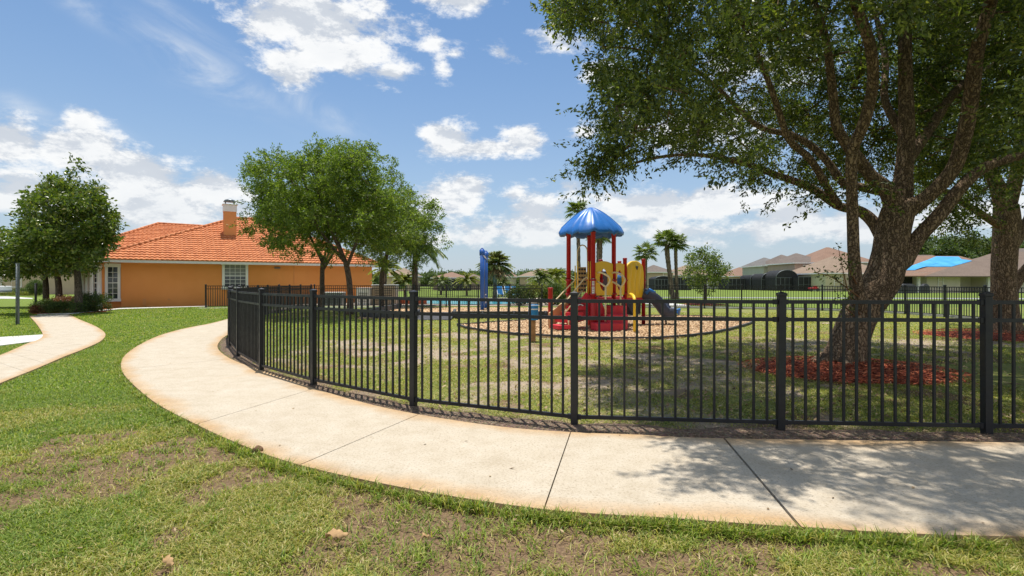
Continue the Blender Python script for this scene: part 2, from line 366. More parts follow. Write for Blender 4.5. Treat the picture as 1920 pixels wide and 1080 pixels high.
mt['farleaf'] = leafmat('far_leaf', (.050, .080, .028), (.085, .125, .040), (.13, .17, .055), .3, .6)
mt['hedge'] = leafmat('hedge_leaf', (.032, .056, .014), (.065, .105, .022), (.12, .165, .035), .3, .5)
mt['ygleaf'] = leafmat('yellow_green_leaf', (.09, .11, .018), (.17, .20, .03), (.32, .30, .06), .3, .5)
mt['palm'] = leafmat('palm_frond', (.07, .10, .026), (.12, .16, .04), (.20, .23, .07), .3, .42)
mt['date'] = leafmat('date_frond', (.08, .10, .03), (.17, .19, .06), (.32, .30, .13), .3, .45)
mt['deadfrond'] = leafmat('dead_frond', (.12, .07, .035), (.22, .14, .07), (.33, .22, .12), .2, .7)
mt['bronze'] = leafmat('bronze_leaf', (.09, .035, .02), (.20, .09, .045), (.30, .16, .08), .2, .5)
mt['wood'] = simple('post_wood', (.42, .21, .09), .8, .25, 9, .2, bump=.4)
mt['galv'] = simple('grey_metal_mat', (.18, .20, .21), .5, .12, 5, .5, .6)
def shingle(name, c):
    t = NT(name); n = t.noise(6, 5, .7); n2_ = t.noise(.5, 3, .6, t.coord('Object', (1, 1, 4)))
    cc = t.ramp(n, [(.3, tuple(x*.8 for x in c)), (.7, tuple(x*1.2 for x in c))]); cc = t.mix(t.ramp(n2_, [(.4, 0.), (.75, .5)]), cc, tuple(x*.7 for x in c))
    t.set(cc, .95, .1); return t.m

# ------------------------------------------------------------------ layout curves
def catmull(pts, n=8):
    pts = [np.array(p, float) for p in pts]; out = []
    for i in range(len(pts)-1):
        p0 = pts[max(i-1, 0)]; p1 = pts[i]; p2 = pts[i+1]; p3 = pts[min(i+2, len(pts)-1)]
        for k in range(n):
            t = k/n; out.append(.5*((2*p1)+(-p0+p2)*t+(2*p0-5*p1+4*p2-p3)*t*t+(-p0+3*p1-3*p2+p3)*t**3))
    out.append(pts[-1]); return out
FP = [(9.4, 4.45), (7.75, 4.52), (5.95, 4.58)]+[G(1850, 819), G(1463, 812), G(1077, 801), G(775, 766), G(588, 726), G(490, 697), G(447, 670)]
FP = [tuple(p) for p in FP]+[(-6.03, 11.19), (-6.92, 12.78), (-7.72, 14.42), (-8.40, 16.1), (-9.0, 17.8), (-9.5, 19.55), (-9.95, 21.3), (-10.3, 23.1), (-10.6, 24.9), (-10.8, 26.7), (-10.9, 28.35)]
# path: pairs (outer, inner) in ground coordinates; joints at flagged stations
PR = [((9.5, 2.62), (9.5, 4.25), 0), ((6.2, 2.66), (6.2, 4.28), 1), (G(1920, 1018), (4.55, 4.36), 0), (G(1500, 999), G(1358, 829), 1), (G(1260, 982), G(1200, 822), 0), (G(1020, 965), G(1070, 817), 1),
      (G(770, 926), G(935, 806), 0), (G(562, 880), G(785, 783), 1), (G(455, 842), G(680, 760), 0), (G(368, 802), G(590, 733), 1), (G(280, 752), G(500, 702), 0), (G(228, 697), G(432, 676), 1),
      (G(240, 664), G(408, 655), 0), (G(292, 634), G(415, 639), 1), (G(345, 618), G(428, 629), 0), (G(395, 608), G(440, 619), 1),
      ((-10.7, 20.0), (-9.15, 17.2), 0), ((-11.5, 22.5), (-10.0, 20.2), 1), ((-12.0, 25.0), (-10.75, 23.4), 0), ((-12.2, 27.6), (-11.1, 26.2), 1), ((-12.2, 28.6), (-11.1, 28.6), 0)]
ND = 8
out_c = catmull([p[0] for p in PR], ND); inn_c = catmull([p[1] for p in PR], ND)
path_poly = [tuple(p) for p in out_c]+[tuple(p) for p in reversed(inn_c)]
LPR = [G(55, 594), G(66, 606), G(76, 620), G(80, 632), G(70, 640), G(55, 645), G(30, 656), G(0, 669), G(-90, 700), G(-300, 770)]
LPR2 = [G(128, 590), G(148, 600), G(178, 613), G(197, 627), G(190, 641), G(160, 656), G(120, 672), G(70, 694), G(0, 723), G(-220, 820)]
lo_c = catmull(LPR, 6); li_c = catmull(LPR2, 6)
left_poly = [tuple(p) for p in lo_c]+[tuple(p) for p in reversed(li_c)]
park_poly = FP+[(3, 30), (8.1, 28.5), (13.1, 27), (16.9, 24.4), (17.3, 20.3), (17.1, 17.3), (17, 4.4)]
pit_poly = [tuple(p) for p in catmull([G(858, 611), G(1000, 601), G(1100, 596), G(1240, 593), G(1330, 595), G(1412, 602), G(1380, 616), G(1310, 630), G(1190, 638), G(1060, 634), G(960, 628), G(880, 618), G(858, 611)], 4)][:-1]
SWY0, SWY1 = 20.0, 28.4
swing_poly = [(G(672, 597)[0], 19.9), (G(775, 597)[0], 19.9), G(775, 597), G(850, 597), (2.0, 20.1), (3.6, 21.0), (4.0, 28.0), (-6.0, 28.4)]
fence_line = np.array(FP)
def dist_poly(x, y, pl):
    d = np.full(np.shape(x), 1e9)
    for (a, b) in zip(pl[:-1], pl[1:]):
        ax, ay = a; bx, by = b; L2 = (bx-ax)**2+(by-ay)**2+1e-9
        t_ = np.clip(((x-ax)*(bx-ax)+(y-ay)*(by-ay))/L2, 0, 1)
        d = np.minimum(d, np.hypot(x-(ax+t_*(bx-ax)), y-(ay+t_*(by-ay))))
    return d
OAK = G(1582, 690); OAK2 = G(1886, 628)
def fields(x, y):
    x = np.asarray(x, float); y = np.asarray(y, float)
    ins = inpoly(x, y, park_poly)
    near = np.exp(-((x+.3)**2/7+(y-3.2)**2/1.8))
    soil_o = .04+.95*sstep(.49, .66, fbm(x, y, 3.2, 4, 1)*.6+fbm(x, y, .8, 2, 5)*.4+.15*near-.15*sstep(3.8, 6.5, y))*(.85)
    soil_o = soil_o*np.clip(1-sstep(5.0, 8.5, y)*.85, 0, 1)
    lush = sstep(4.6, 7.5, y+fbm(x, y, .4, 2, 3)*1.5-.75)*sstep(-.5, -3.0, x)
    dry_o = np.clip(.55*sstep(.38, .62, fbm(x, y, 1.3, 3, 2)) + .18 - .50*lush, 0.04, 1)
    sand_i = .85*sstep(.50, .66, (.55*fbm(x, y, .38, 3, 6)+.45*fbm(x, y, 1.6, 3, 9))+.20*np.exp(-((x+1.2)**2/12+(y-10.6)**2/7))+.10*np.exp(-((x-8)**2/14+(y-12.5)**2/6))-.03)
    soil_i = np.clip(.12+.55*sstep(.46, .70, fbm(x, y, 1.9, 4, 7))+.5*sand_i, 0, 1)
    leftin = sstep(-3.2, -5.5, x)*sstep(24, 18, y)
    soil_i = soil_i*(1-.65*leftin); soil_i = soil_i*(1-.6*sstep(13.5, 18, y)*(1-sand_i))
    dry_i = np.clip(.55+.35*fbm(x, y, .7, 3, 8)-.35*leftin, 0, 1)
    far = sstep(28.3, 30, y)
    soil = np.where(ins, soil_i, soil_o)*(1-far); dryv = np.where(ins, dry_i, dry_o)*(1-far)+far*.12; sandv = np.where(ins, sand_i, .12)*(1-far)
    return soil, dryv, sandv, ins

# ------------------------------------------------------------------ ground
def graded(lo, hi, a, b, step, gr=1.22):
    c = list(np.arange(a, b+1e-6, step)); s = step; v = b
    while v < hi: s *= gr; v += s; c.append(min(v, hi))
    s = step; v = a; pre = []
    while v > lo: s *= gr; v -= s; pre.append(max(v, lo))
    return np.array(pre[::-1]+c)
gx = graded(-3000, 3000, -12, 12, .085, 1.09); gy = graded(-400, 4500, 1.2, 17, .085, 1.09)
XX, YY = np.meshgrid(gx, gy); s_, d_, sa_, in_ = fields(XX, YY)
ZZ = (fbm(XX, YY, 1.6, 3, 12)-.5)*.05*np.exp(-np.maximum(YY-12, 0)/6)-.012
nearpath = inpoly(XX, YY, path_poly) | inpoly(XX, YY, left_poly); ZZ = np.where(nearpath, -.05, ZZ)
dp = np.minimum(dist_poly(XX, YY, [tuple(p) for p in out_c[::2]]), dist_poly(XX, YY, [tuple(p) for p in inn_c[::2]]))
ZZ = np.where(dp < .12, np.minimum(ZZ, -.012), ZZ)
V = np.stack([XX.ravel(), YY.ravel(), ZZ.ravel()], 1); nx = len(gx); ny = len(gy)
ii = np.arange(nx*ny).reshape(ny, nx); Fc = np.stack([ii[:-1, :-1].ravel(), ii[:-1, 1:].ravel(), ii[1:, 1:].ravel(), ii[1:, :-1].ravel()], 1)
tag(npmesh('ground', V, Fc, mt['ground'], attrs={'soil': s_.ravel(), 'dry': d_.ravel(), 'sand': sa_.ravel()}, smooth=True), kind='structure')

def path_mesh(name, A, B, cuts, mat, z=.035, nw=17, kind='structure', gap=.0045):
    A = np.array(A); B = np.array(B); V = []; Fs = []; E = []
    cuts = sorted(set([0]+cuts+[len(A)-1]))
    for a, b in zip(cuts[:-1], cuts[1:]):
        idx = np.arange(a, b+1); As = A[idx].copy(); Bs = B[idx].copy()
        for (i, j) in ((0, 1), (-1, -2)):
            for S in (As, Bs):
                d = S[j]-S[i]; S[i] = S[i]+d/np.linalg.norm(d)*(gap*(2.1 if name == 'path' and (a if i == 0 else b) == 3*ND else 1))
        k0 = len(V); n = len(As)
        for i in range(n):
            for j in range(nw):
                u = j/(nw-1); p = As[i]*(1-u)+Bs[i]*u
                zz = z
                if j in (0, nw-1) or i in (0, n-1): zz = z-.0015
                V.append((p[0], p[1], zz)); E.append(max(0, 1-min(u, 1-u)*5.5))
        for i in range(n-1):
            for j in range(nw-1):
                Fs.append((k0+i*nw+j, k0+(i+1)*nw+j, k0+(i+1)*nw+j+1, k0+i*nw+j+1))
        rim = [k0+j for j in range(nw)]+[k0+i*nw+nw-1 for i in range(1, n)]+[k0+(n-1)*nw+j for j in range(nw-2, -1, -1)]+[k0+i*nw for i in range(n-2, 0, -1)]
        q = len(V)
        for r_ in rim: x, y, zz = V[r_]; V.append((x, y, -.06)); E.append(1)
        m_ = len(rim)
        for i in range(m_): Fs.append((rim[i], rim[(i+1) % m_], q+(i+1) % m_, q+i))
    o = npmesh(name, np.array(V), np.array(Fs), mat, attrs={'edge': np.array(E)})
    return tag(o, kind=kind)
path_mesh('path', out_c, inn_c, [i*ND for i, p in enumerate(PR) if p[2]], mt['concrete'])
path_mesh('left_path', li_c, lo_c, list(range(4, len(li_c)-1, 4)), mt['concrete'])
def sheet(name, poly, z, mat, kind='structure'):
    m = MB(); m.prism(poly, z-.05, z); o = m.build(name, mat); return tag(o, kind=kind)
# weed-free mulch strip along the fence
fl = np.array(FP); 
def offset_line(pl, d):
    pl = np.array(pl); tn = np.gradient(pl, axis=0); nn = np.stack([-tn[:, 1], tn[:, 0]], 1); nn /= np.linalg.norm(nn, axis=1)[:, None]; return pl+nn*d
fs_ = np.array(catmull(FP[:12], 8)); wob = (fbm(fs_[:, 0]*3, fs_[:, 1]*3, 1, 3, 4)-.5)*.30
ins_line = fs_+(offset_line(fs_, -1)-fs_)*(.10+wob)[:, None]
outl = fs_-(offset_line(fs_, -1)-fs_)*.5
# strip between path inner edge and just inside the fence
innp = np.array(inn_c)
near_i = [int(np.argmin(np.hypot(innp[:, 0]-p[0], innp[:, 1]-p[1]))) for p in fs_]
a_line = np.array([innp[k] for k in near_i])
Vm = []; Fm = []
for i in range(len(fs_)):
    for j in range(7):
        u = j/6; p = a_line[i]*(1-u)+ins_line[i]*u
        Vm.append((p[0], p[1], .006+.024*math.sin(math.pi*u)+(.006*random.random() if 0 < j < 6 else 0)))
for i in range(len(fs_)-1):
    for j in range(6): Fm.append((i*7+j, i*7+j+1, (i+1)*7+j+1, (i+1)*7+j))
tag(npmesh('mulch_strip', np.array(Vm), np.array(Fm), mt['mulch'], smooth=True), kind='structure')

def mound(name, cx, cy, rx, ry, h, mat, kind='structure', seed=0, n=60, rings=14):
    V = []; Fs = []
    for i in range(rings+1):
        for j in range(n):
            a = 2*math.pi*j/n; k = 1+.22*(float(fbm(3+math.cos(a)*1.5, 3+math.sin(a)*1.5, 1.3, 3, seed+20))-.5)*2
            r = i/rings; x = cx+rx*k*r*math.cos(a); y = cy+ry*k*r*math.sin(a)
            V.append((x, y, h*(1-r*r)+.02*(float(vnoise(x*9, y*9))-.5)*(1 if r < .95 else 0)+ (0.006 if i < rings else -.02)))
    for i in range(rings):
        for j in range(n): Fs.append((i*n+j, (i+1)*n+j, (i+1)*n+(j+1) % n, i*n+(j+1) % n))
    return tag(npmesh(name, np.array(V), np.array(Fs), mat, smooth=True), kind=kind)
mound('mulch_ring', OAK[0]-.1, OAK[1]-.25, 1.45, 1.15, .11, mt['red_mulch'], seed=1)
mound('mulch_ring', OAK2[0]-.3, OAK2[1]-.2, 1.9, 1.4, .06, mt['red_mulch'], seed=2)
sheet('wood_chips', pit_poly, .03, mt['chips'])
sheet('wood_chips', swing_poly, .034, mt['chips'])

# loose chips and bark fragments
def scatter_quads(name, xs, ys, zs, ln, wd, mat, label=None, tilt=.5, curl=0):
    n = len(xs); a = rng.random(n)*6.283; tl = (rng.random(n)-.5)*tilt*2; tr = (rng.random(n)-.5)*tilt*2
    ux = np.stack([np.cos(a), np.sin(a), tl], 1)*ln[:, None]/2; uy = np.stack([-np.sin(a), np.cos(a), tr], 1)*wd[:, None]/2
    c = np.stack([xs, ys, zs], 1)
    V = np.stack([c-ux, c-uy*1.0, c+ux, c+uy], 1).reshape(-1, 3); Fq = np.arange(4*n).reshape(-1, 4)
    o = npmesh(name, V, Fq, mat); return tag(o, kind='stuff')
def rand_in(poly, n):
    p = np.array(poly); xs = rng.uniform(p[:, 0].min(), p[:, 0].max(), n*3); ys = rng.uniform(p[:, 1].min(), p[:, 1].max(), n*3)
    k = inpoly(xs, ys, poly); return xs[k][:n], ys[k][:n]
mt['chipbits'] = leafmat('chip_bits', (.16, .09, .05), (.50, .33, .18), (.70, .52, .33), .0, .8)
x, y = rand_in(pit_poly, 14000); scatter_quads('loose_wood_chips', x, y, .035+.02*rng.random(len(x)), .05+.05*rng.random(len(x)), .02+.02*rng.random(len(x)), mt['chipbits'])
x, y = rand_in(swing_poly, 5000); scatter_quads('loose_wood_chips', x, y, .04+.02*rng.random(len(x)), .06+.06*rng.random(len(x)), .03+.02*rng.random(len(x)), mt['chipbits'])
mt['mulchbits'] = leafmat('mulch_bits', (.06, .038, .025), (.18, .125, .085), (.38, .28, .19), .0, .9)
k = rng.integers(0, len(fs_)-1, 26000); u = rng.random(26000)[:, None]; v9 = rng.random(26000)[:, None]; pp = (a_line[k]*(1-v9)+a_line[k+1]*v9)*(1-u)+(ins_line[k]*(1-v9)+ins_line[k+1]*v9)*u+rng.normal(0, .02, (26000, 2))
ok = ~inpoly(pp[:, 0], pp[:, 1], path_poly) | (rng.random(26000) < .08); pp = pp[ok]
scatter_quads('mulch_fragments', pp[:, 0], pp[:, 1], .030+.012*rng.random(len(pp)), .010+.022*rng.random(len(pp)), .004+.006*rng.random(len(pp)), mt['mulchbits'], tilt=.35)
mt['redbits'] = leafmat('red_mulch_bits', (.09, .02, .012), (.36, .075, .03), (.58, .19, .09), .0, .9)
for (cx, cy, rx, ry, n) in ((OAK[0]-.1, OAK[1]-.25, 1.6, 1.3, 6000), (OAK2[0]-.3, OAK2[1]-.2, 2.0, 1.5, 3000)):
    a = rng.random(n)*6.283; r = np.sqrt(rng.random(n)); xx = cx+rx*r*np.cos(a); yy = cy+ry*r*np.sin(a)
    scatter_quads('red_mulch_fragments', xx, yy, .03+.10*np.clip(1-r*r, 0, 1)+.012*rng.random(n), .03+.05*rng.random(n), .01+.014*rng.random(n), mt['redbits'], tilt=.5)
mt['litter'] = leafmat('dead_leaf_litter', (.09, .055, .03), (.24, .16, .09), (.42, .32, .20), .1, .8)
n = 9000; xx = rng.uniform(-5, 11, n); yy = 5+10*rng.random(n)**1.4; k = inpoly(xx, yy, park_poly) & (rng.random(n) < np.exp(-((xx-OAK[0]+1.5)**2/50+(yy-OAK[1])**2/30)))
scatter_quads('leaf_litter', xx[k], yy[k], .015+.02*rng.random(k.sum()), .03+.04*rng.random(k.sum()), .015+.02*rng.random(k.sum()), mt['litter'], tilt=.6)

n = 1500; xx = rng.uniform(-7, 6, n); yy = 2.3+7*rng.random(n)**1.5; so9, _d, _s, in9 = fields(xx, yy); onp = inpoly(xx, yy, path_poly); k = (~in9) & (np.where(onp, rng.random(n) < .10, rng.random(n) < .25+.6*so9))
scatter_quads('leaf_litter', xx[k], yy[k], np.where(onp[k], .041, .022+.014*rng.random(k.sum())), .012+.034*rng.random(k.sum()), .006+.014*rng.random(k.sum()), mt['litter'], tilt=.3)

# ------------------------------------------------------------------ grass blades
t = NT('grass_blade_mat'); r = t.rnd(); dr = t.attr('dry')
g1 = t.ramp(r, [(0, (.080, .135, .014)), (.4, (.165, .255, .028)), (.8, (.27, .36, .05)), (1, (.40, .44, .09))])
g2 = t.ramp(r, [(0, (.17, .18, .028)), (.4, (.35, .33, .06)), (.75, (.53, .46, .15)), (1, (.68, .57, .30))])
x_ = t.math('ADD', dr, t.math('MULTIPLY', t.math('SUBTRACT', t.math('FRACT', t.math('MULTIPLY', r, 37.7)), .5), .9)); f = t.ramp(x_, [(.36, 0.), (.64, 1.)])
c = t.mix(f, g1, g2); t.set(c, .5, .35)
tr = t.n.new('ShaderNodeBsdfTranslucent'); t.l.new(t.mix(1., c, (1.3, 1.35, .7), 'MULTIPLY'), tr.inputs[0]); mx = t.n.new('ShaderNodeMixShader'); mx.inputs[0].default_value = .42
t.l.new(t.b.outputs[0], mx.inputs[1]); t.l.new(tr.outputs[0], mx.inputs[2]); t.l.new(mx.outputs[0], t.out.inputs[0]); mt['blade'] = t.m
def blades(name, xs, ys, ln, wd, dryv, lean=.9):
    n = len(xs); a = rng.random(n)*6.283; d = np.stack([np.cos(a), np.sin(a), np.zeros(n)], 1); s = np.stack([-np.sin(a), np.cos(a), np.zeros(n)], 1)
    z = np.array([0, 0, 1.]); le = (lean*(.35+.9*rng.random(n)))[:, None]; L_ = ln[:, None]; W = wd[:, None]
    b = np.stack([xs, ys, np.full(n, -.005)], 1); m1 = b+L_*(.5*le*d*.7+.55*z); m1[:, 2] = b[:, 2]+ln*.5/(1+.6*le[:, 0]); tp = b+L_*(le*d*.9); tp[:, 2] = b[:, 2]+ln*(.95/(1+1.3*le[:, 0]))
    V = np.stack([b-s*W*.5, b+s*W*.5, m1+s*W*.42, m1-s*W*.42, tp], 1).reshape(-1, 3)
    k = np.arange(n)[:, None]*5; F3 = np.concatenate([k+[0, 1, 2], k+[0, 2, 3], k+[3, 2, 4]], 0)
    return tag(npmesh(name, V, F3, mt['blade'], attrs={'dry': np.repeat(dryv, 5)}), kind='stuff')
def no_grass(x, y, edge=True):
    p = inpoly(x, y, path_poly) | inpoly(x, y, left_poly)
    return p | inpoly(x, y, pit_poly) | inpoly(x, y, swing_poly)
def grow(name, box, n, ln, wd, inside=None, lean=.9, clump=True):
    x0, x1, y0, y1 = box; x = rng.uniform(x0, x1, n); y = rng.uniform(y0, y1, n)
    if clump:   # tufts
        k = int(n*.7); cx = rng.uniform(x0, x1, k//18); cy = rng.uniform(y0, y1, k//18); ci = rng.integers(0, len(cx), k)
        rr = .045*(y[:k]/3)**.4; x[:k] = cx[ci]+rng.normal(0, 1, k)*rr; y[:k] = cy[ci]+rng.normal(0, 1, k)*rr
    vis = (np.abs(x) < y*1.05+.9); x = x[vis]; y = y[vis]
    so_, dr_, sa, ins = fields(x, y); keep = rng.random(len(x)) < np.clip(1.08-so_*1.15, .10, 1)
    keep &= ~no_grass(x, y)
    dm = dist_poly(x, y, [tuple(q) for q in fs_[::4]]); keep &= (ins | (dm > .33) | (rng.random(len(x)) < .03) | (x < -4.6))
    keep &= (np.hypot((x-OAK[0]+.1)/1.35, (y-OAK[1]+.25)/1.1) > 1) & (np.hypot((x-OAK2[0]+.3)/1.8, (y-OAK2[1]+.2)/1.3) > 1)
    if inside is not None: keep &= (ins == inside)
    # grass leaning over path edges grows taller
    x = x[keep]; y = y[keep]; dr_ = dr_[keep]; m = len(x); d = dist_poly(x, y, [tuple(p) for p in out_c[::2]]); sc_ = 1+.35*np.exp(-(d/.1)**2)
    if m == 0: return
    return blades(name, x, y, ln*(.55+.8*rng.random(m))*sc_, wd*(.7+.6*rng.random(m)), np.clip(dr_+rng.normal(0, .12, m), 0, 1), lean)
grow('grass', (-4.5, 4.3, 2.3, 4.0), 230000, .050, .0050, False, 1.1)
grow('grass', (-7.3, 1.0, 4.0, 6.6), 165000, .052, .0068, False, 1.1)
grow('grass', (-12.5, -1.5, 6.6, 11.5), 160000, .055, .010, False, 1.0)
grow('grass', (-21, -5, 11.5, 20), 120000, .06, .018, False, .9)
grow('grass', (-29, -10, 20, 29), 70000, .07, .035, False, .9)
grow('grass', (-6, 6.5, 4.6, 9), 170000, .040, .0085, True, 1.3)
grow('grass', (-9, 12, 9, 14.5), 120000, .045, .014, True, 1.2)
grow('grass', (-12, 17, 14.5, 24), 80000, .05, .026, True, 1.0)
# rank tufts along the near edge of the path
k = rng.integers(0, len(out_c)*2//3, 700); b = np.array(out_c)[k]; tx = []; ty = []
for (bx, by) in b:
    m = rng.integers(5, 20); tx += list(bx+rng.normal(0, .035, m)); ty += list(by-.05-abs(rng.normal(0, .03, m)))
tx = np.array(tx); ty = np.array(ty); kk = ~inpoly(tx, ty, path_poly) & (ty < 12); tx = tx[kk]; ty = ty[kk]
blades('grass', tx, ty, .06+.09*rng.random(len(tx))**1.5, .005+.003*rng.random(len(tx)), .1+.4*rng.random(len(tx)), .8)
# lusher green tufts standing above the turf
n9 = 1500; cx9 = rng.uniform(-6, 4, n9); cy9 = 2.3+6*rng.random(n9)**1.4; tx = []; ty = []
for bx, by in zip(cx9, cy9):
    m = rng.integers(8, 26); tx += list(bx+rng.normal(0, .028, m)); ty += list(by+rng.normal(0, .028, m))
tx = np.array(tx); ty = np.array(ty); _s1, _d1, _a1, in1 = fields(tx, ty); kk = ~inpoly(tx, ty, path_poly) & ~in1 & (dist_poly(tx, ty, [tuple(q) for q in fs_[::4]]) > .4); tx = tx[kk]; ty = ty[kk]
blades('grass', tx, ty, .05+.045*rng.random(len(tx)), .0045+.0035*rng.random(len(tx)), .02+.3*rng.random(len(tx)), 1.0)
# ------------------------------------------------------------------ fences
def fence_post(h, s, cap=True):
    m = MB(); m.box((0, 0, h/2-.03), (s, s, h+.06))
    if cap: m.box((0, 0, h+.012), (s*1.18, s*1.18, .024)); m.add([(-s*.59, -s*.59, h+.024), (s*.59, -s*.59, h+.024), (s*.59, s*.59, h+.024), (-s*.59, s*.59, h+.024), (0, 0, h+.04)], [(0, 1, 4), (1, 2, 4), (2, 3, 4), (3, 0, 4)])
    return m
RAILS = (.10, 1.035, 1.195)
def fence(pts, label, post=.064, pk=.0195, ct=.1145, h=1.25, base=0., group=None, name='metal_fence', bev=.003, mid=True):
    root = empty(name, (pts[0][0], pts[0][1], base), 0, label, 'fence', group); o0 = Vector((pts[0][0], pts[0][1], 0))
    pm = None
    for i, p in enumerate(pts):
        q = pts[min(i+1, len(pts)-1)]; q0 = pts[max(i-1, 0)]; a = math.atan2(q[1]-q0[1], q[0]-q0[0])
        if pm is None: o = fence_post(h, post).build('post', mt['black'], root, bev); pm = o
        else: o = pm.copy(); col.objects.link(o); o.parent = root
        o.location = Vector((p[0], p[1], 0))-o0; o.rotation_euler = (rng.normal(0, .004), rng.normal(0, .004), a)
    for a, b in zip(pts[:-1], pts[1:]):
        A = Vector((*a, 0)); B = Vector((*b, 0)); d = (B-A); ln = d.length; ang = math.atan2(d.y, d.x); n = max(2, round(ln/ct)); m = MB(); rl = []
        for k in range(1, n): m.box((ln*k/n, 0, (RAILS[0]+RAILS[2])/2), (pk, pk, RAILS[2]-RAILS[0]-.002))
        for z in (RAILS if mid else (RAILS[0], RAILS[2])):
            # channel-shaped rail, a little wider than the pickets
            r_ = MB(); r_.box((ln/2, 0, z), (ln-post*.9, pk*1.45, .034)); rl.append(r_)
        for r_, z in zip(rl, RAILS if mid else (RAILS[0], RAILS[2])):
            for xx in (post*.5+.014, ln-post*.5-.014) if bev else (): r_.box((xx, 0, z), (.032, pk*1.45+.008, .046)); r_.tube([(xx, -pk*.725-.010, z), (xx, -pk*.725-.002, z)], .006, 6)
        g = m.build('fence_panel', mt['black'], root); g.location = A-o0; g.rotation_euler = (0, 0, ang)
        for r_ in rl: r_.build('rail', mt['black'], g)
    return root
front = fence(FP[:10], 'black metal picket fence curving along the concrete path in front of the playground lawn')
side_pts = [FP[9]]+FP[10:]
side_pts[0] = (FP[9][0]-.06, FP[9][1]+.12)
side = fence(side_pts, 'black metal picket fence running back from the path bend, seen almost end-on')
# gate latch hardware on the bend
m = MB(); m.box((0, 0, 0), (.10, .10, .16)); m.box((0, -.06, .03), (.05, .05, .07)); m.tube([(0, 0, -.06), (0, 0, -.62)], .016, 8); m.box((0, 0, -.62), (.06, .05, .10)); m.tube([(-.05, 0, .09), (.05, 0, .09)], .02, 8)
o = m.build('latch', mt['black'], side, .004); o.location = Vector((FP[10][0]+.10, FP[10][1]-.16, 1.12))-side.location
def line_pts(pl, step=1.83):
    pl = [Vector((*p, 0)) for p in pl]; out = [pl[0]]; acc = 0
    for a, b in zip(pl[:-1], pl[1:]):
        d = (b-a).length; k = step-acc
        while k <= d: out.append(a.lerp(b, k/d)); k += step
        acc = d-(k-step)
    return [(p.x, p.y) for p in out]
fence(line_pts([(-16.4, 28.0), (-10.9, 29.3), (-3, 30), (3.2, 30)]), 'black metal picket fence around the pool deck in front of the orange house', post=.07, pk=.024, bev=0)
rp = catmull([(3.3, 30.1), (8.1, 28.6), (13.1, 27.0), (15.8, 25.4), (17.0, 23.0), (17.3, 20.3), (17.1, 17.3), (16.9, 14.0)], 10)
fence(line_pts(rp), 'black metal picket fence between the playground lawn and the open green field', post=.07, pk=.022, bev=0)
curb = offset_line(np.array(rp), .22)
V = []; Fc_ = []
for i, p in enumerate(curb):
    q = curb[min(i+1, len(curb)-1)]-curb[max(i-1, 0)]; nn = np.array([-q[1], q[0]]); nn = nn/np.linalg.norm(nn)*.13
    V += [(*(p-nn), -.02), (*(p-nn), .07), (*(p+nn), .07), (*(p+nn), -.02)]
for i in range(len(curb)-1):
    for j in range(3): Fc_.append((i*4+j, i*4+j+1, (i+1)*4+j+1, (i+1)*4+j))
tag(npmesh('kerb', np.array(V), np.array(Fc_), mt['white_concrete']), kind='structure')
# pool fence beyond the deck
fence(line_pts([(-8.5, 47), (8.5, 47)]), 'black metal picket fence on the far side of the pool', post=.08, pk=.03, ct=.16, bev=0)
# pool deck, pool water, walk strip
sheet('pool_deck', [(-13.5, 30.6), (2.9, 30.6), (2.9, 46.5), (-9.5, 46.5), (-13.5, 44)], .02, mt['deck_concrete'])
t = NT('pool_water_mat'); t.set(t.ramp(t.noise(2, 4), [(.3, (.05, .42, .52)), (.7, (.11, .56, .64))]), .12, .5); t.bump(t.noise(5, 3), .2, .05); mt['pool'] = t.m
def oval(cx, cy, rx, ry, n=32): return [(cx+rx*math.cos(6.2832*i/n), cy+ry*math.sin(6.2832*i/n)) for i in range(n)]
sheet('pool_water', oval(-2.6, 38.6, 5.0, 6.2), .05, mt['pool'])
sheet('walk_strip', [(-16.6, 27.5), (-11.2, 28.75), (-6.0, 28.95), (-6.0, 29.25), (-11.2, 29.05), (-16.6, 27.8)], .03, mt['white_concrete'])
sheet('field_path', [(11, 48), (60, 40), (60, 44), (11, 50)], .01, mt['road'])
sheet('field_patio', [(8.6, 31), (10.6, 31), (10.6, 36), (8.6, 37)], .02, mt['white_concrete'])

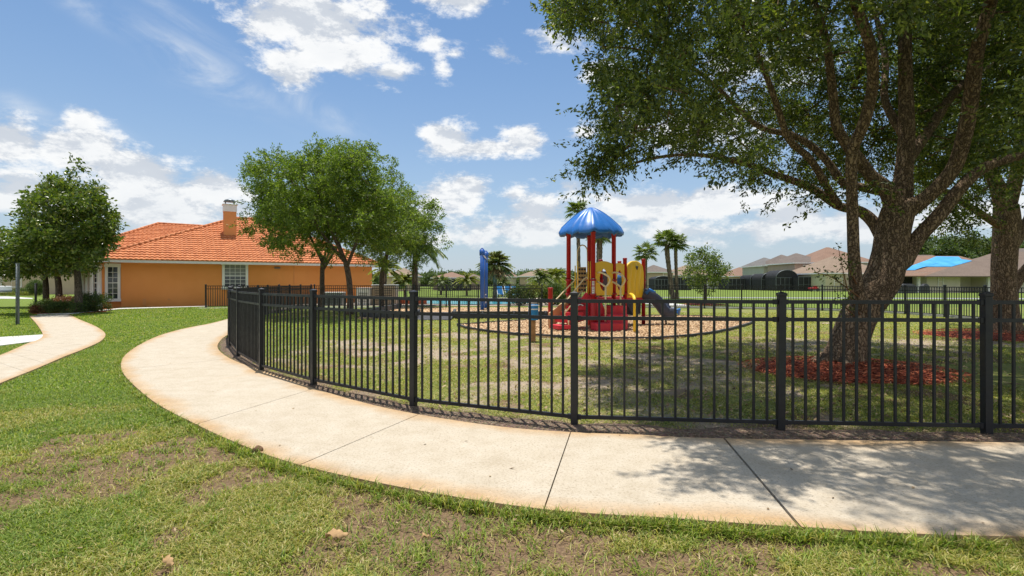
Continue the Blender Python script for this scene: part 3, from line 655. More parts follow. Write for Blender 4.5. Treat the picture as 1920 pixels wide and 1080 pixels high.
# ------------------------------------------------------------------ trees
class Skel:
    def __init__(s): s.p = []; s.par = []; s.r0 = []
    def limb(s, pts, rad, parent=-1, step=.25):
        c = catmull(pts, 6) if len(pts) > 2 else [np.array(q, float) for q in pts]
        rr = np.interp(np.linspace(0, 1, len(c)), np.linspace(0, 1, len(rad)), rad); last = parent
        for q, r in zip(c, rr): s.p.append(np.array(q, float)); s.par.append(last); s.r0.append(r); last = len(s.p)-1
        return last
    def near(s, q): P_ = np.array(s.p); return int(np.argmin(((P_-np.array(q))**2).sum(1)))
def grow_tree(sk, clusters, twig=.006, wob=.10, step=.35, rise=.25, expo=2.4, rmin_seed=0.0):
    """join cluster centres to the nearest wood, nearest first"""
    nseed = len(sk.p); P_ = list(sk.p); par = list(sk.par); arr = np.array(P_)
    C_ = np.array(clusters); d = np.array([((arr-c)**2).sum(1).min() for c in C_]); order = np.argsort(d); tips = []
    cap = np.zeros((len(P_)+len(C_)*14, 3)); cap[:len(P_)] = arr; n = len(P_)
    for k in order:
        c = C_[k]; pts = cap[:n]; dv = pts-c; dist = (dv**2).sum(1) + np.maximum(dv[:, 2], 0)**2*1.5
        j = int(np.argmin(dist)); a = pts[j].copy(); L_ = np.linalg.norm(c-a); m = int(np.clip(L_/step, 1, 12)); last = j; bend = rng.normal(0, wob*L_*.5, 3); bend[2] += rise*L_*.25
        for i in range(1, m+1):
            u = i/m; q = a*(1-u)+c*u+bend*4*u*(1-u)*.5+rng.normal(0, .015, 3); cap[n] = q; par.append(last); last = n; n += 1
        tips.append(last)
    pos = cap[:n].copy(); cnt = np.zeros(n)
    for t_ in tips: cnt[t_] += 1
    for i in range(n-1, -1, -1):
        if par[i] >= 0: cnt[par[i]] += cnt[i] if par[i] < i else 0
    rad = twig*np.power(np.maximum(cnt, 1), 1/expo)
    for i in range(nseed): rad[i] = max(sk.r0[i], min(rad[i], sk.r0[i]*1.1)) if sk.r0[i] > 0 else rad[i]
    return pos, np.array(par), rad, nseed
def wood_mesh(pos, par, rad, name, mat, parent, origin, minr=0.0, sides=None):
    n = len(pos); kids = [[] for _ in range(n)]
    for i in range(n):
        if par[i] >= 0: kids[par[i]].append(i)
    m = MB(); done = set(); stack = [i for i in range(n) if par[i] < 0]
    chains = []
    for s_ in stack: chains.append([s_])
    while chains:
        c = chains.pop()
        while True:
            k = kids[c[-1]]
            if not k: break
            k = sorted(k, key=lambda q: -rad[q])
            for o_ in k[1:]: chains.append([c[-1], o_])
            c.append(k[0])
        pts = [pos[i]-origin for i in c]; rr = [rad[i] for i in c]
        if len(c) > 1 and par[c[0]] is not None and len(pts) > 1 and rr[0] > rr[1]*1.5: rr[0] = rr[1]*1.15
        if max(rr) < minr or len(pts) < 2: continue
        big = max(rr); ns = 18 if big > .12 else 10 if big > .04 else 6 if big > .015 else 4
        m.tube(pts, rr, ns)
    return m.build(name, mat, parent)
def leaf_cloud(C_, crad, nl, size, mat, name, parent, origin, centre, sprigs=9, aspect=.38, outw=.7, droop=0.0, upn=.35, zflat=.8):
    """sprays of small leaves around every cluster centre"""
    C_ = np.array(C_); nc = len(C_); crad = np.broadcast_to(crad, (nc,))
    ns = sprigs; per = max(2, nl//ns)
    ci = np.repeat(np.arange(nc), ns); m = len(ci)
    dirs = rng.normal(0, 1, (m, 3)); dirs /= np.linalg.norm(dirs, axis=1)[:, None]
    ov = C_[ci]-np.array(centre); ov /= (np.linalg.norm(ov, axis=1)[:, None]+1e-6); dirs = dirs+ov*outw; dirs[:, 2] *= zflat; dirs /= np.linalg.norm(dirs, axis=1)[:, None]
    st = C_[ci]+rng.normal(0, .22, (m, 3))*crad[ci][:, None]
    L_ = crad[ci]*(.6+.7*rng.random(m))
    si = np.repeat(np.arange(m), per); q = len(si); u = rng.random(q)**.7
    pos = st[si]+dirs[si]*(u*L_[si])[:, None]+rng.normal(0, .028, (q, 3))*(size/.06); pos[:, 2] -= droop*u*u*L_[si]
    ld = dirs[si]+rng.normal(0, .75, (q, 3)); ld[:, 2] -= .15; ld /= np.linalg.norm(ld, axis=1)[:, None]
    nr = rng.normal(0, .8, (q, 3)); nr[:, 2] += upn; side_ = np.cross(ld, nr); side_ /= (np.linalg.norm(side_, axis=1)[:, None]+1e-6)
    s = size*(.65+.7*rng.random(q))[:, None]; up = np.cross(side_, ld)
    b = pos-np.array(origin); V = np.stack([b, b+ld*s*.5+side_*s*aspect*.5+up*s*.08, b+ld*s, b+ld*s*.5-side_*s*aspect*.5+up*s*.08], 1).reshape(-1, 3)
    return npmesh(name, V, np.arange(4*q).reshape(-1, 4), mat, parent)
def crown_points(n, centre, rad, inner=.0, lump=.35, seed=0, keep=None, mind=0.0, low=-1.0):
    out = []; tries = 0
    while len(out) < n and tries < n*80:
        tries += 1; d = rng.normal(0, 1, 3); d /= np.linalg.norm(d)
        if d[2] < low: continue
        k = 1+lump*(float(fbm(d[0]*1.6+5+d[2], d[1]*1.6+5+d[2]*.7, 1.2, 3, seed+40))-.5)*2
        r = (inner**3+(1-inner**3)*rng.random())**(1/3)*k
        p = np.array(centre)+d*r*np.array(rad)
        if keep is not None and not keep(p): continue
        if mind and out and min(((np.array(out)-p)**2).sum(1)) < mind*mind: continue
        out.append(p)
    return out
def toph(p): return ((p[0]/p[1])*F+960, 530-(p[2]-EYE)/p[1]*F) if p[1] > .5 else (-9999, -9999)

def limbpx(l): return [np.array(P(*q)) for q in l]
# the old oak that leans over the fence
oak = empty('oak_tree', (*OAK, 0), 0, 'old live oak with leaning furrowed trunk in red mulch close behind the front fence', 'tree')
sk = Skel()
tr_ = limbpx([(1574, 702, 8.5), (1588, 655, 8.5), (1599, 620, 8.5), (1612, 589, 8.5), (1634, 555, 8.5), (1657, 518, 8.5), (1668, 473, 8.5), (1675, 428, 8.5), (1684, 396, 8.5)])
sk.limb(tr_, [.37, .285, .27, .265, .27, .27, .245, .245, .235]); T = len(sk.p)-1
def limb_from(l, rad, at=None):
    q = limbpx(l); j = sk.near(q[0]) if at is None else at
    return sk.limb(q, [r*(.92 if i == 0 else .70) for i, r in enumerate(rad)], j)
limb_from([(1622, 590, 8.42), (1607, 545, 8.25), (1601, 480, 8.15), (1599, 420, 8.1), (1597, 350, 8.0), (1598, 285, 7.9), (1622, 225, 7.7), (1637, 150, 7.5), (1630, 80, 7.3), (1606, 10, 7.1), (1590, -80, 6.9), (1575, -190, 6.7)], [.19, .145, .12, .115, .11, .115, .115, .105, .10, .09, .07, .05])
limb_from([(1668, 465, 8.6), (1640, 420, 8.7), (1612, 396, 8.8), (1570, 385, 8.9), (1520, 352, 9.0), (1455, 328, 9.0), (1390, 305, 9.0), (1300, 290, 8.9), (1210, 300, 8.8), (1130, 330, 8.7)], [.16, .14, .12, .10, .10, .085, .07, .045, .03, .018])
limb_from([(1684, 398, 8.5), (1662, 355, 8.5), (1632, 330, 8.5), (1608, 296, 8.5), (1570, 240, 8.5), (1560, 160, 8.4), (1545, 60, 8.2), (1500, -60, 8.0)], [.20, .17, .15, .13, .11, .09, .08, .06])
limb_from([(1662, 360, 8.6), (1610, 350, 8.7), (1583, 345, 8.8), (1540, 290, 8.9), (1490, 255, 9.0), (1420, 235, 9.1), (1340, 160, 9.1), (1270, 110, 9.0), (1180, 90, 8.8)], [.10, .095, .09, .085, .075, .065, .05, .035, .02])
limb_from([(1570, 385, 8.9), (1550, 350, 8.7), (1520, 300, 8.5), (1480, 262, 8.4), (1462, 215, 8.3), (1440, 150, 8.2), (1400, 60, 8.0), (1340, -60, 7.8)], [.09, .085, .08, .075, .07, .06, .05, .035])
limb_from([(1684, 398, 8.6), (1694, 330, 8.7), (1700, 250, 8.8), (1698, 160, 8.9), (1697, 70, 9.0), (1704, -60, 9.2), (1715, -190, 9.3)], [.24, .19, .17, .15, .14, .11, .08])
limb_from([(1690, 398, 8.45), (1735, 372, 8.3), (1785, 320, 8.1), (1808, 255, 7.9), (1822, 175, 7.7), (1832, 95, 7.5), (1856, 10, 7.3), (1880, -90, 7.1), (1890, -210, 6.9)], [.20, .155, .15, .145, .14, .125, .11, .09, .06])
limb_from([(1688, 492, 8.5), (1722, 445, 8.4), (1762, 402, 8.3), (1803, 350, 8.3), (1850, 312, 8.3), (1920, 290, 8.3), (2010, 265, 8.3), (2120, 200, 8.3)], [.19, .16, .15, .13, .11, .09, .07, .05])
limb_from([(1700, 300, 8.8), (1745, 240, 9.2), (1795, 168, 9.5), (1860, 125, 9.8), (1940, 70, 10.0), (2020, 0, 10.2)], [.12, .11, .10, .09, .07, .05])
limb_from([(1700, 260, 8.8), (1660, 190, 9.3), (1660, 110, 9.8), (1640, 20, 10.3), (1620, -60, 11)], [.09, .085, .08, .06, .04])
limb_from([(1606, 10, 7.1), (1560, -150, 6.3), (1500, -330, 5.4), (1470, -560, 4.6)], [.07, .06, .045, .03])
limb_from([(1856, 10, 7.3), (1880, -150, 6.2), (1900, -400, 5.2), (1930, -700, 4.4)], [.08, .06, .045, .03])
oakpoly = [(1100, -4000), (1052, -60), (1050, 15), (1060, 38), (1115, 48), (1140, 95), (1120, 125), (1160, 185), (1132, 235), (1165, 250), (1140, 275), (1110, 305), (1110, 322), (1140, 328), (1170, 315), (1190, 285), (1255, 262), (1335, 280), (1355, 302), (1395, 328), (1450, 315), (1500, 328), (1560, 352), (1600, 340), (1690, 320), (1745, 350), (1790, 400), (1840, 385), (1960, 410), (2400, 410), (2800, -4000)]
def oak_keep(p):
    if p[2] < 2.2: return False
    px, py = toph(p)
    if p[1] < 2.6: return False
    if not bool(inpoly(np.array([px]), np.array([py]), oakpoly)[0]): return False
    if p[2] < 3.6 and math.hypot(p[0]-5.9, p[1]-8.5) < 1.3: return False
    # shade edge on the path
    if p[1] < 8.5 and (p[0] < .55+.40*max(0, 4.6-p[1])): return False
    return True
VIS = [[(1601, 480, 8.15), (1597, 350, 8.0), (1598, 285, 7.9), (1622, 225, 7.7), (1637, 150, 7.5), (1630, 80, 7.3), (1606, 20, 7.1)], [(1690, 398, 8.45), (1735, 372, 8.3), (1785, 320, 8.1), (1808, 255, 7.9), (1822, 175, 7.7), (1832, 95, 7.5), (1850, 30, 7.3)],
       [(1688, 492, 8.5), (1762, 402, 8.3), (1850, 312, 8.3), (1920, 290, 8.3)], [(1694, 330, 8.7), (1700, 250, 8.8), (1698, 160, 8.9), (1697, 70, 9.0)], [(1662, 355, 8.5), (1608, 296, 8.5)], [(1668, 465, 8.6), (1612, 396, 8.8), (1520, 352, 9.0), (1455, 328, 9.0)], [(1564, 372, 8.7), (1496, 275, 8.4), (1462, 215, 8.3), (1440, 150, 8.2)], [(1583, 345, 8.8), (1540, 290, 8.9), (1480, 250, 9.0)]]
def clear_of_limbs(p, px, py):
    for li, pl in enumerate(VIS):
        q = np.array(pl)
        d = float(dist_poly(np.array([px]), np.array([py]), [tuple(v[:2]) for v in q])[0]); near_ = q[np.argmin(np.hypot(q[:, 0]-px, q[:, 1]-py)), 2]
        if p[1] < near_+.25 and d < (62 if li < 2 else 40)*8/max(p[1], 4): return False
    return True
_ok = oak_keep
oak_keep = lambda p: _ok(p) and clear_of_limbs(p, *toph(p))
oc = (5.5, 8.4, 5.6)
cl = crown_points(1300, oc, (5.7, 5.3, 4.3), .0, .25, 1, oak_keep, .14, -.75)
# low fringe reaching left
for l in ([(1105, 322, 8.6), (1118, 305, 8.5), (1145, 318, 8.6), (1120, 328, 8.9), (1150, 300, 8.6), (1180, 285, 8.7), (1130, 300, 8.5), (1210, 275, 8.8), (1056, 22, 8.4), (1080, 35, 8.6), (1095, 18, 8.3), (1130, 112, 8.4), (1130, 85, 8.6), (1150, 200, 8.7), (1125, 255, 8.6), (1160, 245, 8.5), (1180, 215, 8.6), (1250, 260, 8.8), (1300, 280, 8.9), (1350, 300, 9.0), (1400, 340, 8.9), (1440, 325, 8.8), (1490, 340, 8.7), (1400, 300, 8.9), (1530, 360, 8.8), (1620, 365, 8.2)],):
    cl += [np.array(P(*q)) for q in l]
pos, par, rad, ns_ = grow_tree(sk, cl, .0052, .16, .30, .3)
oo = np.array([*OAK, 0]); wood_mesh(pos, par, rad, 'trunk', mt['oakbark'], oak, oo)
leaf_cloud(cl, .34+.14*rng.random(len(cl)), 330, .070, mt['oakleaf'], 'crown', oak, oo, oc, 12, .40, .45)
# epicormic shoots low on the trunk
tw = []; m = MB()
for (a, b, c_) in (((1612, 590, 8.25), (1590, 545, 8.0), (1572, 465, 7.9)), ((1615, 560, 8.2), (1560, 520, 8.0), (1530, 512, 7.95)), ((1612, 545, 8.2), (1590, 500, 8.0), (1582, 490, 8.0)), ((1610, 600, 8.3), (1585, 575, 8.1), (1575, 560, 8.0))):
    c3 = catmull([P(*a), P(*b), P(*c_)], 6); m.tube([q-oo for q in c3], [.009*(1-i/len(c3))+.003 for i in range(len(c3))], 5); tw += list(c3[4:])
m.build('shoot', mt['bronze'], oak); leaf_cloud(tw, .10, 10, .055, mt['oakleaf'], 'shoot_leaves', oak, oo, (0, 0, 0), 4, .4, 0)
for _ in range(1):
    m = MB()
    for k in range(11):
        a = rng.random()*6.28; r0 = .33; b0 = Vector((r0*math.cos(a)*.8, r0*math.sin(a)*.8, .16)); b1 = Vector((1*math.cos(a), 1*math.sin(a), .0))
        m.tube([b0*1.0, b0.lerp(b1*.62, .6)+Vector((0, 0, -.02)), b1*.75+Vector((0, 0, -.04))], [.10, .055, .03], 8)
    m.build('root_flare', mt['oakbark'], oak)

# second oak at the right edge
o2 = np.array([*OAK2, 0]); oak2 = empty('oak_tree', tuple(o2), 0, 'farther live oak with a dark forked trunk in its own mulch ring, right edge', 'tree')
sk = Skel(); Y2 = OAK2[1]
sk.limb(limbpx([(1888, 632, Y2), (1886, 590, Y2), (1882, 530, Y2), (1884, 470, Y2), (1888, 420, Y2), (1886, 385, Y2)]), [.40, .28, .265, .27, .29, .26])
def lf(l, r): q = limbpx(l); sk.limb(q, r, sk.near(q[0]))
lf([(1886, 560, Y2), (1912, 520, Y2), (1950, 480, Y2), (2010, 430, Y2), (2080, 350, Y2)], [.15, .13, .12, .10, .06])
lf([(1886, 400, Y2), (1870, 350, Y2), (1850, 300, Y2+.3), (1840, 220, Y2+.5), (1830, 120, Y2+.6)], [.22, .17, .14, .10, .06])
lf([(1888, 390, Y2), (1905, 330, Y2), (1915, 260, Y2), (1935, 150, Y2), (1960, 40, Y2)], [.2, .15, .13, .10, .06])
lf([(1880, 425, Y2), (1850, 408, Y2-.2), (1822, 390, Y2-.5), (1790, 372, Y2-.9), (1750, 340, Y2-1.2)], [.12, .09, .08, .06, .03])
lf([(1890, 470, Y2), (1925, 420, Y2), (1950, 370, Y2), (2000, 300, Y2)], [.16, .13, .12, .07])
def k2(p):
    px, py = toph(p); lim = np.interp(px, [1700, 1760, 1790, 1830, 1860, 1900, 1960, 2400], [300, 400, 440, 400, 355, 330, 360, 380]); return py < lim and px > 1690 and p[2] > 2.4
oc2 = (OAK2[0]+.4, OAK2[1]+.3, 6.3)
cl = crown_points(520, oc2, (5.0, 4.6, 4.4), .2, .25, 5, k2, .2, -.8)
cl += [np.array(P(*q)) for q in ((1785, 420, 12.6), (1800, 440, 12.5), (1812, 425, 12.8), (1770, 400, 12.6), (1790, 395, 12.7), (1830, 390, 12.9), (1760, 370, 12.5))]
pos, par, rad, _n = grow_tree(sk, cl, .006, .16, .4, .3); wood_mesh(pos, par, rad, 'trunk', mt['oakbark'], oak2, o2)
leaf_cloud(cl, .55, 230, .09, mt['oakleaf'], 'crown', oak2, o2, oc2, 10, .42, .45)

def broad_tree(name, label, base, trunk_pts, trad, centre, rads, n, crad, nl, size, leaf, bark, seed, low=-.8, keep=None, extra=(), limbs=5, lump=.35, inner=.15, mind=.25, cat='tree', group=None, aspect=.42, outw=.6):
    b = np.array([*base, 0.]); root = empty(name, tuple(b), 0, label, cat, group); sk = Skel()
    sk.limb([np.array(q)+b for q in trunk_pts], trad); top = len(sk.p)-1
    c0 = np.array(centre)+b
    for i in range(limbs):
        a = 6.283*i/limbs+seed; e = sk.p[top]; st = sk.p[max(0, top-rng.integers(0, 5))]
        tgt = c0+np.array([math.cos(a)*rads[0]*.55, math.sin(a)*rads[1]*.55, rads[2]*(.1+.5*random.random())])
        sk.limb([st, st*.5+tgt*.5+np.array([0, 0, .12*rads[2]])*(-1), tgt], [trad[-1]*.7, trad[-1]*.42, trad[-1]*.2], sk.near(st))
    cl = crown_points(n, c0, rads, inner, lump, seed, keep, mind, low)+[np.array(q)+b for q in extra]
    pos, par, rad, _ = grow_tree(sk, cl, trad[-1]*.06, .15, .35, .3); wood_mesh(pos, par, rad, 'trunk', bark, root, b)
    leaf_cloud(cl, crad, nl, size, leaf, 'crown', root, b, c0, 9, aspect, outw)
    return root
def gxy(px, Y): return ((px-960)/F*Y, Y)
# oak by the pool fence (big one, centre left)
def kc(p):
    px, py = toph(p); lim = np.interp(px, [440, 500, 560, 620, 680, 740, 780], [330, 450, 478, 475, 480, 490, 460]); return np.interp(px, [440, 480, 600, 700, 760], [290, 275, 268, 280, 330]) < py < lim
b = gxy(656, 22.5)
broad_tree('oak_tree', 'dense bright green oak with a forked trunk in front of the orange house', b, [(0, 0, 0), (.02, 0, .8), (-.05, 0, 1.6), (-.16, 0, 2.2)], [.17, .125, .12, .12], (-.65, 0, 4.75), (3.45, 3.0, 2.45), 290, .56, 330, .10, mt['leaf'], mt['bark'], 2, -.75, kc, lump=.6,
  extra=[(-3.8, 0, 6.3), (-4.0, .2, 6.1), (-3.7, .3, 5.7), (-3.6, -.2, 5.3), (-3.9, 0, 4.9), (-4.2, 0, 6.0), (-1.3, 0, 7.0), (-.9, 0, 6.9), (.4, 0, 6.8), (-4.0, 0, 3.8), (-4.4, .1, 3.75), (-3.4, 0, 3.2), (-2.6, -.2, 2.9), (-1.6, .2, 2.75), (.6, .3, 2.7), (1.4, 0, 2.6), (2.0, .2, 2.9), (2.5, -.1, 3.3), (1.1, -.4, 2.9), (-.9, -.3, 2.9)])
b = gxy(604, 25.5)
broad_tree('oak_tree', 'smaller oak with a straight thin trunk close against the orange wall', b, [(0, 0, 0), (0, 0, 1.5), (.03, 0, 2.6)], [.13, .11, .10], (0, .3, 4.4), (2.9, 2.4, 1.9), 150, .56, 240, .11, mt['leaf'], mt['bark'], 9, -.6, kc, lump=.55)
b = gxy(716, 29.5)
broad_tree('oak_tree', 'loose light green tree at the pool deck corner beside the queen palm', b, [(0, 0, 0), (0, 0, 1.7), (.3, 0, 3.0), (.8, 0, 3.8)], [.15, .13, .11, .09], (1.3, 0, 4.2), (1.9, 1.9, 2.2), 150, .5, 190, .12, mt['leaf'], mt['bark'], 13, -.85, lambda p: toph(p)[1] > 362)
# magnolias by the orange house
def km(p):
    px, py = toph(p); return abs(px-131) < np.interp(py, [322, 355, 400, 520], [26, 58, 88, 102]) and py < np.interp(px, [30, 60, 120, 180, 210, 236], [510, 500, 520, 495, 450, 400])
b = gxy(147, 23.5)
broad_tree('magnolia_tree', 'large magnolia with glossy leaves beside the walkway at the left end of the orange house', b, [(0, 0, 0), (0, 0, 1.0), (-.05, 0, 1.8), (-.2, 0, 2.8), (-.3, 0, 3.6)], [.17, .14, .125, .12, .09], (-.45, 0, 3.8), (2.2, 2.0, 2.6), 230, .36, 110, .16, mt['magleaf'], mt['bark'], 21, -.9, km, lump=.7, aspect=.5)
b = gxy(110, 29)
broad_tree('magnolia_tree', 'second magnolia with a pale grey trunk between the big magnolia and the street', b, [(0, 0, 0), (0, 0, 1.2), (-.2, 0, 2.4)], [.17, .15, .12], (-.4, 0, 3.0), (1.6, 1.6, 1.6), 90, .45, 90, .17, mt['magleaf'], mt['bark'], 24, -.8, lambda p: toph(p)[0] < 235 and toph(p)[1] < 520, aspect=.5)
b = gxy(86, 30)
broad_tree('magnolia_tree', 'slim magnolia with a straight light trunk near the clipped round bush', b, [(0, 0, 0), (0, 0, 1.2), (-.1, 0, 2.2)], [.16, .14, .10], (-.6, 0, 3.0), (1.6, 1.6, 1.6), 70, .45, 90, .17, mt['magleaf'], mt['bark'], 27, -.7, lambda p: toph(p)[1] < 520, aspect=.5)
b = gxy(-60, 22)
broad_tree('magnolia_tree', 'magnolia cut off by the left edge of the view', b, [(0, 0, 0), (0, 0, 1.4), (0, 0, 2.4)], [.15, .13, .10], (.05, 0, 2.5), (1.25, 1.3, 1.35), 80, .4, 90, .16, mt['magleaf'], mt['bark'], 31, -.8, lambda p: toph(p)[1] < 535, aspect=.5)
b = G(1322, 571)
broad_tree('magnolia_tree', 'young magnolia with a short trunk on the green field beyond the right fence', b, [(0, 0, 0), (0, 0, .9), (0, 0, 1.6)], [.13, .10, .08], (.05, 0, 2.1), (1.15, 1.1, 1.25), 85, .28, 60, .15, mt['magleaf'], mt['bark'], 33, -.9, extra=[(1.45, 0, 2.25), (1.3, 0, 2.2), (.9, 0, 2.4), (-1.0, 0, 2.9), (-.2, 0, 3.3), (.1, 0, 3.45)], aspect=.45)
mound('mulch_ring', b[0], b[1], 1.3, 1.3, .05, mt['red_mulch'], seed=4)

# palms -------------------------------------------------------------
def fan_crown(n, r, leaf, name, parent, z, seg=13, droop=.5, up=.9):
    V = []; Fq = []
    for i in range(n):
        a = rng.random()*6.283; e = math.asin(np.clip(-.45+1.35*i/n+rng.normal(0, .08), -.95, .98)); L_ = r*(.45+.1*rng.random())
        d = np.array([math.cos(a)*math.cos(e), math.sin(a)*math.cos(e), math.sin(e)]); hub = np.array([0, 0, z])+d*L_
        q0 = len(V); sd_ = np.array([-math.sin(a), math.cos(a), 0]); upv = np.cross(d, sd_)
        V += [tuple(np.array([0, 0, z])+sd_*.02), tuple(np.array([0, 0, z])-sd_*.02), tuple(hub-sd_*.012), tuple(hub+sd_*.012)]; Fq.append((q0, q0+1, q0+2, q0+3))
        for j in range(seg):
            b_ = (j/(seg-1)-.5)*math.radians(215); ll = r*.58*(1-.18*abs(b_))*(.85+.3*rng.random()); dd = d*math.cos(b_)+sd_*math.sin(b_); mid = hub+dd*ll*.55; tip = hub+dd*ll+np.array([0, 0, -droop*ll*(.3+.5*rng.random())])
            pr = -d*math.sin(b_)+sd_*math.cos(b_); wd = ll*.085; q0 = len(V)
            V += [tuple(hub), tuple(mid+pr*wd), tuple(tip), tuple(mid-pr*wd-upv*wd*.6)]; Fq.append((q0, q0+1, q0+2, q0+3))
    return npmesh(name, np.array(V), np.array(Fq), leaf, parent)
def palm_trunk(pts, rad, root, wave=.06):
    c = catmull(pts, 10); rr = np.interp(np.linspace(0, 1, len(c)), np.linspace(0, 1, len(rad)), rad); rr = [r*(1+wave*(1 if i % 2 else -1)) for i, r in enumerate(rr)]
    m = MB(); m.tube(c, rr, 12); return m.build('trunk', mt['palmbark'], root)
def sabal(px, pytop, pybase, Y, r, label, lean=0, rad=.15):
    x, _ = gxy(px, Y); root = empty('sabal_palm', (x, Y, 0), 0, label, 'palm', 'sabal palms beyond the playground'); zt = EYE+(530-pytop)/F*Y
    palm_trunk([(lean, 0, -.05), (lean*.4, 0, zt*.45), (0, 0, zt*.8), (0, 0, zt)], [rad*1.25, rad, rad*1.15, rad*1.0], root)
    fan_crown(46, r, mt['palm'], 'crown', root, zt+.05)
    return root
sabal(1251, 452, 0, 44, 1.3, 'left stem of the twin sabal palms standing close together right of the playground', .5, .18)
sabal(1267, 459, 0, 44.3, 1.25, 'thinner right stem of the twin sabal palms standing close together right of the playground', .12, .13)
sabal(1210, 476, 0, 50, 1.3, 'short sabal palm whose crown shows above the yellow climbing panel', 0, .16)
sabal(1084, 396, 0, 36, .95, 'tallest sabal palm, its crown peeping out above the blue canopy on the left', .1, .12)
sabal(1124, 444, 0, 33, .95, 'sabal palm with its crown hidden just under the blue canopy', -.1, .17)
def feather(n, L_, z, mat, name, parent, emin, emax, nl=34, leafl=.33, droop=.9, wd=.03):
    V = []; Fq = []
    for i in range(n):
        a = rng.random()*6.283; e = emin+(emax-emin)*rng.random(); d = np.array([math.cos(a)*math.cos(e), math.sin(a)*math.cos(e), math.sin(e)]); sd_ = np.array([-math.sin(a), math.cos(a), 0])
        ll = L_*(.8+.35*rng.random())
        pt = lambda u: np.array([0, 0, z])+d*ll*u+np.array([0, 0, -droop*ll*.5*u*u])
        for j in range(nl):
            u = .12+.86*j/nl; p = pt(u); tn = pt(min(1, u+.02))-pt(u-.02); tn /= np.linalg.norm(tn)
            for sg in (-1, 1):
                dd = sd_*sg*.75+tn*.75+np.array([0, 0, .12-.35*rng.random()]); dd /= np.linalg.norm(dd); l2 = leafl*(1-.6*abs(u-.45))*(.8+.4*rng.random()); q0 = len(V); pr = np.cross(dd, [0, 0, 1.]); pr /= np.linalg.norm(pr)+1e-6
                V += [tuple(p), tuple(p+dd*l2*.5+pr*wd*.5), tuple(p+dd*l2+np.array([0, 0, -.25*l2*droop])), tuple(p+dd*l2*.5-pr*wd*.5)]; Fq.append((q0, q0+1, q0+2, q0+3))
        for j in range(6):
            p = pt(j/6); q = pt((j+1)/6); q0 = len(V); w_ = .02; V += [tuple(p-sd_*w_), tuple(p+sd_*w_), tuple(q+sd_*w_*.7), tuple(q-sd_*w_*.7)]; Fq.append((q0, q0+1, q0+2, q0+3))
    return npmesh(name, np.array(V), np.array(Fq), mat, parent)
Yd = 40; x, _ = gxy(928, Yd); dp_ = empty('date_palm', (x, Yd, 0), 0, 'date palm with round crown and brown lower fronds beside the blue swing posts', 'palm'); zt = EYE+(530-502)/F*Yd+.25
palm_trunk([(0, 0, -.05), (0, 0, zt*.5), (0, 0, zt)], [.20, .15, .20], dp_); feather(95, 1.5, zt, mt['date'], 'crown', dp_, -.25, 1.4, 30, .32, .7, .06); feather(50, 1.35, zt-.05, mt['deadfrond'], 'dead_fronds', dp_, -.75, -.1, 22, .28, .6, .06)
Yq = 31; x, _ = gxy(779, Yq); qp = empty('queen_palm', (x, Yq, 0), 0, 'queen palm with a smooth ringed trunk and long drooping fronds beside the pool', 'palm'); zt = EYE+(530-468)/F*Yq
palm_trunk([(0, 0, -.05), (-.03, 0, zt*.5), (0, 0, zt)], [.20, .17, .16], qp, .02); feather(24, 2.0, zt+.1, mt['palm'], 'crown', qp, .0, 1.2, 50, .42, 1.45, .055)
def low_palm(px, py, Y, L_, lab, mat='ygleaf'):
    x, _ = gxy(px, Y); r_ = empty('dwarf_date_palm', (x, Y, 0), 0, lab, 'palm', 'low palms around the pool'); zt = EYE+(530-py)/F*Y
    palm_trunk([(0, 0, -.05), (0, 0, zt*.5), (0, 0, zt)], [.13, .1, .12], r_); feather(48, L_, zt, mt[mat], 'crown', r_, -.25, 1.3, 20, .28, .9, .07)
low_palm(722, 505, 34, 1.3, 'yellow-green bushy palm right of the orange wall corner', 'ygleaf')
low_palm(760, 527, 36, 1.0, 'low yellow palm at the foot of the queen palm')
low_palm(827, 528, 60, 1.5, 'small green palm between the queen palm and the blue swing posts', 'palm')
low_palm(875, 524, 55, 1.5, 'yellow-tipped palm just left of the blue swing posts')
low_palm(1012, 520, 48, 1.5, 'left palm of the green clump left of the playground', 'palm')
low_palm(1036, 518, 50, 1.6, 'yellow-tipped palm of the clump left of the playground')
low_palm(1050, 516, 58, 1.6, 'rear palm of the clump left of the playground', 'palm')
x, y = gxy(945, 52)
low_palm(942, 530, 52, 1.1, 'low palm behind the trunk of the date palm', 'palm')

# shrubs and hedges
def shrub(name, label, c, d, n, leaf, size=.07, cat='shrub', rnd_=True, group=None, nl=60, stem=True):
    root = empty(name, (c[0], c[1], 0), 0, label, cat, group); pts = []
    while len(pts) < n:
        p = rng.uniform(-1, 1, 3)
        if rnd_ and (p**2).sum() > 1: continue
        if rnd_ and (p**2).sum() < .35: continue
        pts.append(np.array([p[0]*d[0]/2, p[1]*d[1]/2, (p[2]+1)*d[2]/2+d[3]]))
    leaf_cloud(pts, min(d[:3])*.16+.05, nl, size, leaf, 'foliage', root, (0, 0, 0), (0, 0, d[2]/2), 7, .5, .3)
    m = MB()
    for k in range(6 if stem else 0):
        a = random.random()*6.28; m.tube([(0, 0, -.03), (math.cos(a)*d[0]*.12, math.sin(a)*d[1]*.12, d[3]+d[2]*.35), (math.cos(a)*d[0]*.3, math.sin(a)*d[1]*.3, d[3]+d[2]*.7)], [.03, .02, .008], 5)
    if stem: m.build('stem', mt['bark'], root)
    return root
shrub('hedge', 'clipped dark green hedge beside the bay window of the orange house', gxy(174, 24.6), (1.15, .9, .78, 0), 160, mt['hedge'], .055, 'hedge', False)
shrub('hedge', 'low dark hedge in front of the magnolia trunk', gxy(122, 23.4), (1.6, .9, .50, 0), 150, mt['hedge'], .055, 'hedge', False)
